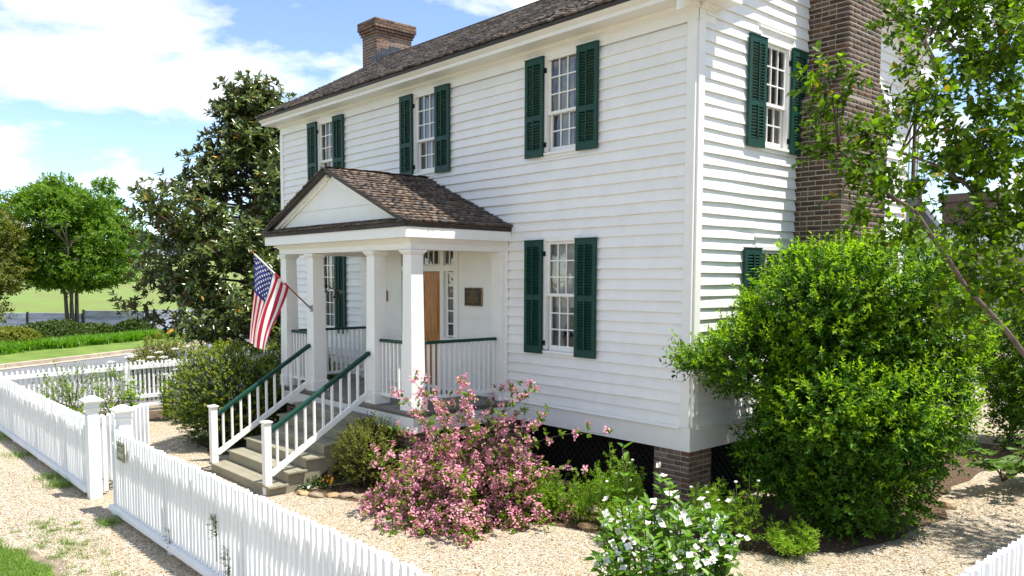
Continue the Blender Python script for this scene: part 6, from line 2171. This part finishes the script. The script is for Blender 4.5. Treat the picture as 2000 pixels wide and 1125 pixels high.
def stone(x, y, w, d, h, rz, seed, label):
    r = np.random.default_rng(seed)
    bm = bmesh.new(); bmesh.ops.create_icosphere(bm, subdivisions=2, radius=1); h = h * .75
    for v in bm.verts:
        c = v.co; k = .75 + .25 * (abs(c.x) ** 3 + abs(c.y) ** 3); nz = r.normal(0, .13)
        v.co = Vector((c.x * w / 2 * k * 1.1 + nz * w * .2, c.y * d / 2 * k * 1.1 + nz * d * .2, max(-.6, min(.75, c.z * 1.3)) * h * .75 + r.normal(0, .004)))
    me = bpy.data.meshes.new('edging_stone'); bm.to_mesh(me); bm.free(); me.materials.append(M['stone'])
    o = bpy.data.objects.new('edging_stone', me); attach(o, None, (x, y, h * .35)); o.rotation_euler = (r.normal(0, .08), r.normal(0, .08), rz)
    tag(o, label, 'stone', 'edging stones round the bed')
es = [(-4.22, -3.02, .24, .13, .07, .4), (-4.02, -2.94, .26, .15, .08, .2), (-3.86, -2.78, .20, .13, .07, 1.0), (-3.72, -2.66, .30, .16, .09, .5), (-3.50, -2.52, .28, .15, .07, .8), (-3.33, -2.42, .18, .12, .06, .2), (-4.42, -2.98, .22, .1, .05, .1)]
for i, (x, y, w, d, h, rz) in enumerate(es):
    stone(x, y, w, d, h, rz, 350 + i, 'flat tan edging stone, %s from the steps towards the pink shrub' % ('second', 'third', 'fourth', 'fifth', 'sixth', 'seventh', 'first')[i])
for i, (x, y, w, d, h, rz) in enumerate([(-1.9, -.75, .3, .2, .17, .3), (-1.55, -.7, .26, .2, .2, .9), (-.95, -.72, .34, .2, .14, .2), (-.6, -.55, .3, .2, .16, .5), (-.55, -1.22, .26, .16, .10, .4), (-.1, -1.32, .24, .15, .08, .2), (.2, -1.08, .3, .18, .10, .5)]):
    stone(x, y, w, d, h, rz, 370 + i, ['rounded tan stone deepest behind the pink shrub', 'tall rounded tan stone behind the right side of the pink shrub', 'broad tan stone behind the bushy feathery plants', 'tan stone at the foot of the tall pale-headed plant', 'tan stone on the gravel edge between the feathery plants', 'small flat tan stone at the gravel edge behind the white flowers', 'rightmost tan stone at the gravel edge, left of the corner pier'][i])
stone(1.95, 3.0, .22, .16, .14, .2, 390, 'small grey-tan stone at the gravel edge right of the big shrub')

# --- loose pebbles, fallen petals and leaf litter on the gravel
def pebblemat():
    m = bpy.data.materials.new("loose_pebble"); m.use_nodes = True
    nt = m.node_tree; L = nt.links; b = nt.nodes['Principled BSDF']; b.inputs['Roughness'].default_value = .8
    g = nn(nt, 'ShaderNodeNewGeometry'); rp = nn(nt, 'ShaderNodeValToRGB')
    e = rp.color_ramp.elements
    e[0].color = (.14, .08, .045, 1); e[1].color = (.84, .82, .78, 1)
    for p, c in ((.15, (.34, .21, .11)), (.35, (.52, .41, .27)), (.6, (.70, .63, .52)), (.8, (.45, .41, .37))):
        q = e.new(p); q.color = (*c, 1)
    L.new(g.outputs['Random Per Island'], rp.inputs[0]); L.new(rp.outputs[0], b.inputs['Base Color'])
    return m
M['pebble'] = pebblemat()
def pebbles():
    r = np.random.default_rng(501)
    def reg(n, x0, x1, y0, y1): return np.stack([r.uniform(x0, x1, n), r.uniform(y0, y1, n)], 1)
    P = np.concatenate([reg(9000, -8.5, -1.5, -6.6, -5.4), reg(12000, -4.2, 2.6, -5.15, -1.6), reg(7000, 1.6, 4.0, -.8, 6.0), reg(2500, -7.0, -4.3, -5.0, -3.5)])
    bedline = np.interp(P[:, 0], [-4.4, -3.5, -2.6, -1.6, -.9, 0, .9, 1.5, 2.0], [-3.0, -2.75, -2.35, -1.75, -1.45, -1.2, -.75, -.35, .6])
    P = P[(P[:, 1] < bedline - .05) | (P[:, 0] > 2.2)]
    P = P[~((P[:, 1] < -6.3) & (P[:, 0] > -4.9))]
    n = len(P)
    a = r.uniform(.006, .0125, n); asp = r.uniform(.55, 1, n); h = a * r.uniform(.4, .7, n); th = r.uniform(0, 6.28, n)
    ux = np.stack([np.cos(th), np.sin(th), np.zeros(n)], 1); uy = np.stack([-np.sin(th), np.cos(th), np.zeros(n)], 1); uz = np.array([0, 0, 1.]) + r.normal(0, .2, (n, 3))
    c = np.concatenate([P, (h * .5)[:, None]], 1)
    A, Bv, H = a[:, None], (a * asp)[:, None], h[:, None]
    V = np.stack([c + ux * A, c + uy * Bv, c - ux * A, c - uy * Bv, c + uz * H + ux * A * .2, c - uz * H], 1).reshape(-1, 3)
    b = np.arange(n)[:, None] * 6
    F = np.concatenate([b + f for f in ([0, 1, 4], [1, 2, 4], [2, 3, 4], [3, 0, 4], [1, 0, 5], [2, 1, 5], [3, 2, 5], [0, 3, 5])], 1).reshape(-1, 3)
    tag(np_obj('loose_pebbles', V, F, 'pebble', smooth=False), 'loose pale pebbles scattered over the gravel', 'pebbles', kind='stuff')
    n = 420
    Q = np.stack([-1.9 + r.normal(0, .75, n), -2.45 + r.normal(0, .45, n), np.full(n, .012)], 1); t = r.uniform(0, 6.28, n)
    V, F = leaf_geo(Q, np.stack([np.cos(t), np.sin(t), np.zeros(n)], 1), np.tile([[0, 0, 1.]], (n, 1)) + r.normal(0, .2, (n, 3)), .02, .016, .1, .1)
    tag(np_obj('fallen_petals', V, F, 'pink'), 'fallen pink petals on the gravel before the pink shrub', 'petals', kind='stuff')
    n = 2600
    Q = np.concatenate([np.stack([2.0 + r.normal(0, .55, n // 2), 2.6 + r.normal(0, 1.3, n // 2), np.full(n // 2, .012)], 1), np.stack([r.uniform(-4.2, 1.6, n // 2), r.uniform(-1, 0, n // 2), np.full(n // 2, .012)], 1)])
    Q[n // 2:, 1] = np.interp(Q[n // 2:, 0], [-4.4, -2.6, -.9, .9, 1.6], [-2.8, -2.1, -1.2, -.6, -.2]) + r.uniform(-.15, .8, n // 2)
    t = r.uniform(0, 6.28, n)
    V, F = leaf_geo(Q, np.stack([np.cos(t), np.sin(t), r.uniform(-.1, .3, n)], 1), np.tile([[0, 0, 1.]], (n, 1)) + r.normal(0, .4, (n, 3)), r.uniform(.02, .05, n), .016, .2, .1)
    tag(np_obj('leaf_litter', V, F, 'litter'), 'dry brown leaf litter under the shrubs', 'leaves', kind='stuff')
M['litter'] = leafmat('dry_leaf', (.17, .10, .05), (.34, .22, .11), .1, .8, .3, tint=(1, 1, 1))
pebbles()

# ================================================================== RIGHT BACKGROUND
bt = thing('brick_tower', (-20.3, 68, 0), 'distant square brick tower behind the crape myrtle', 'building')
B('wall', 'farbrick', bt, (-22.2, -18.4, 66.2, 70, 0, 9.6)); B('parapet', 'farbrick', bt, (-22.45, -18.15, 65.95, 70.25, 9.6, 10.3))
B('corner_pier', 'farbrick', bt, (-18.6, -17.9, 65.8, 66.4, 0, 9.2))
for x in (-21.3, -19.9): B('window', 'dark', bt, (x, x + .7, 66.14, 66.198, 5.6, 7.6))
tb = thing('tan_building', (-10, 56, 0), 'distant tan building with a grey roof below the brick tower', 'building')
B('wall', 'fartan', tb, (-24, -4, 54, 62, 0, 5.0))
m = MB(); m.prism([(53.3, 5.0), (62.7, 5.0), (58, 7.0)], 'x', -24.6, -3.4); m.build('roof', 'farroof', tb)
for k in range(7):
    x = -22.8 + k * 2.7; w = B('window', 'trim', tb, (x, x + 1.2, 53.94, 53.999, 1.6, 3.6)); B('pane', 'dark', w, (x + .1, x + 1.1, 53.92, 53.938, 1.7, 3.5))
tree('yard_tree', (0.5, 21, 0), [((0.5, 21, 3.9), (2.6, 2.6, 2.0), 60)], 'light green tree behind the lean-to, below the crape myrtle branches', 'maple', .10, .045, .5, 26, 7, [([(.5, 21, 0), (.5, 21, 1.6), (.7, 21, 4.6)], .1, .03)], 401, limb_r=.03)
tree('yard_tree', (6, 26, 0), [((6, 26, 3.6), (3, 3, 2.6), 60)], 'green tree at the far right edge beyond the yard', 'fartree', .12, .06, .6, 26, 7, [([(6, 26, 0), (6, 26, 1.6), (6, 26, 4.6)], .12, .03)], 402)
for i, (x, y, s) in enumerate([(-30, 95, 5), (-8, 90, 6), (10, 80, 6), (26, 70, 6)]):
    tree('hilltop_tree', (x, y, 0), [((x, y, s), (s, s, s * .8), 50)], ['far tree left of the brick tower', 'far tree behind the tan building', 'far tree past the right end of the tan building', 'farthest tree beyond the right edge'][i], 'fartree', .4, .24, 1.1, 20, 5, [([(x, y, 0), (x, y, s * .6), (x, y, s)], .3, .1)], 410 + i, ln=.6)
car = thing('parked_car', (1.3, 33, 0), 'blue car parked beyond the shrubs at the right edge', 'car')
m = MB(); m.prism([(-2.1, .3), (2.1, .3), (2.15, .75), (1.2, .92), (.7, 1.4), (-1.1, 1.42), (-1.7, .98), (-2.15, .85)], 'y', -.85, .85); m.build('body', 'carblue', car, bevel=.06, loc=(1.3, 33, 0))
m = MB(); m.prism([(1.05, .93), (.64, 1.34), (-1.04, 1.36), (-1.5, .98)], 'y', -.855, .855); m.build('window', 'dark', car, loc=(1.3, 33, 0))
for dx in (-1.35, 1.3):
    for dy in (-.86, .7):
        m = MB(); m.tube([(dx, dy, .32), (dx, dy + .16, .32)], [.32, .32], 16); w = m.build('wheel', 'black', car, loc=(1.3, 33, 0))
wr = thing('overhead_wire', (-20, 60, 9), 'pair of thin overhead wires crossing the sky at the right', 'wire')
for z in (11.2, 8.7):
    m = MB(); m.tube([(-70, 62, z + .6), (-30, 58, z), (10, 54, z + .3), (60, 50, z + 1)], [.025] * 4, 4); m.build('cable', 'black', wr)
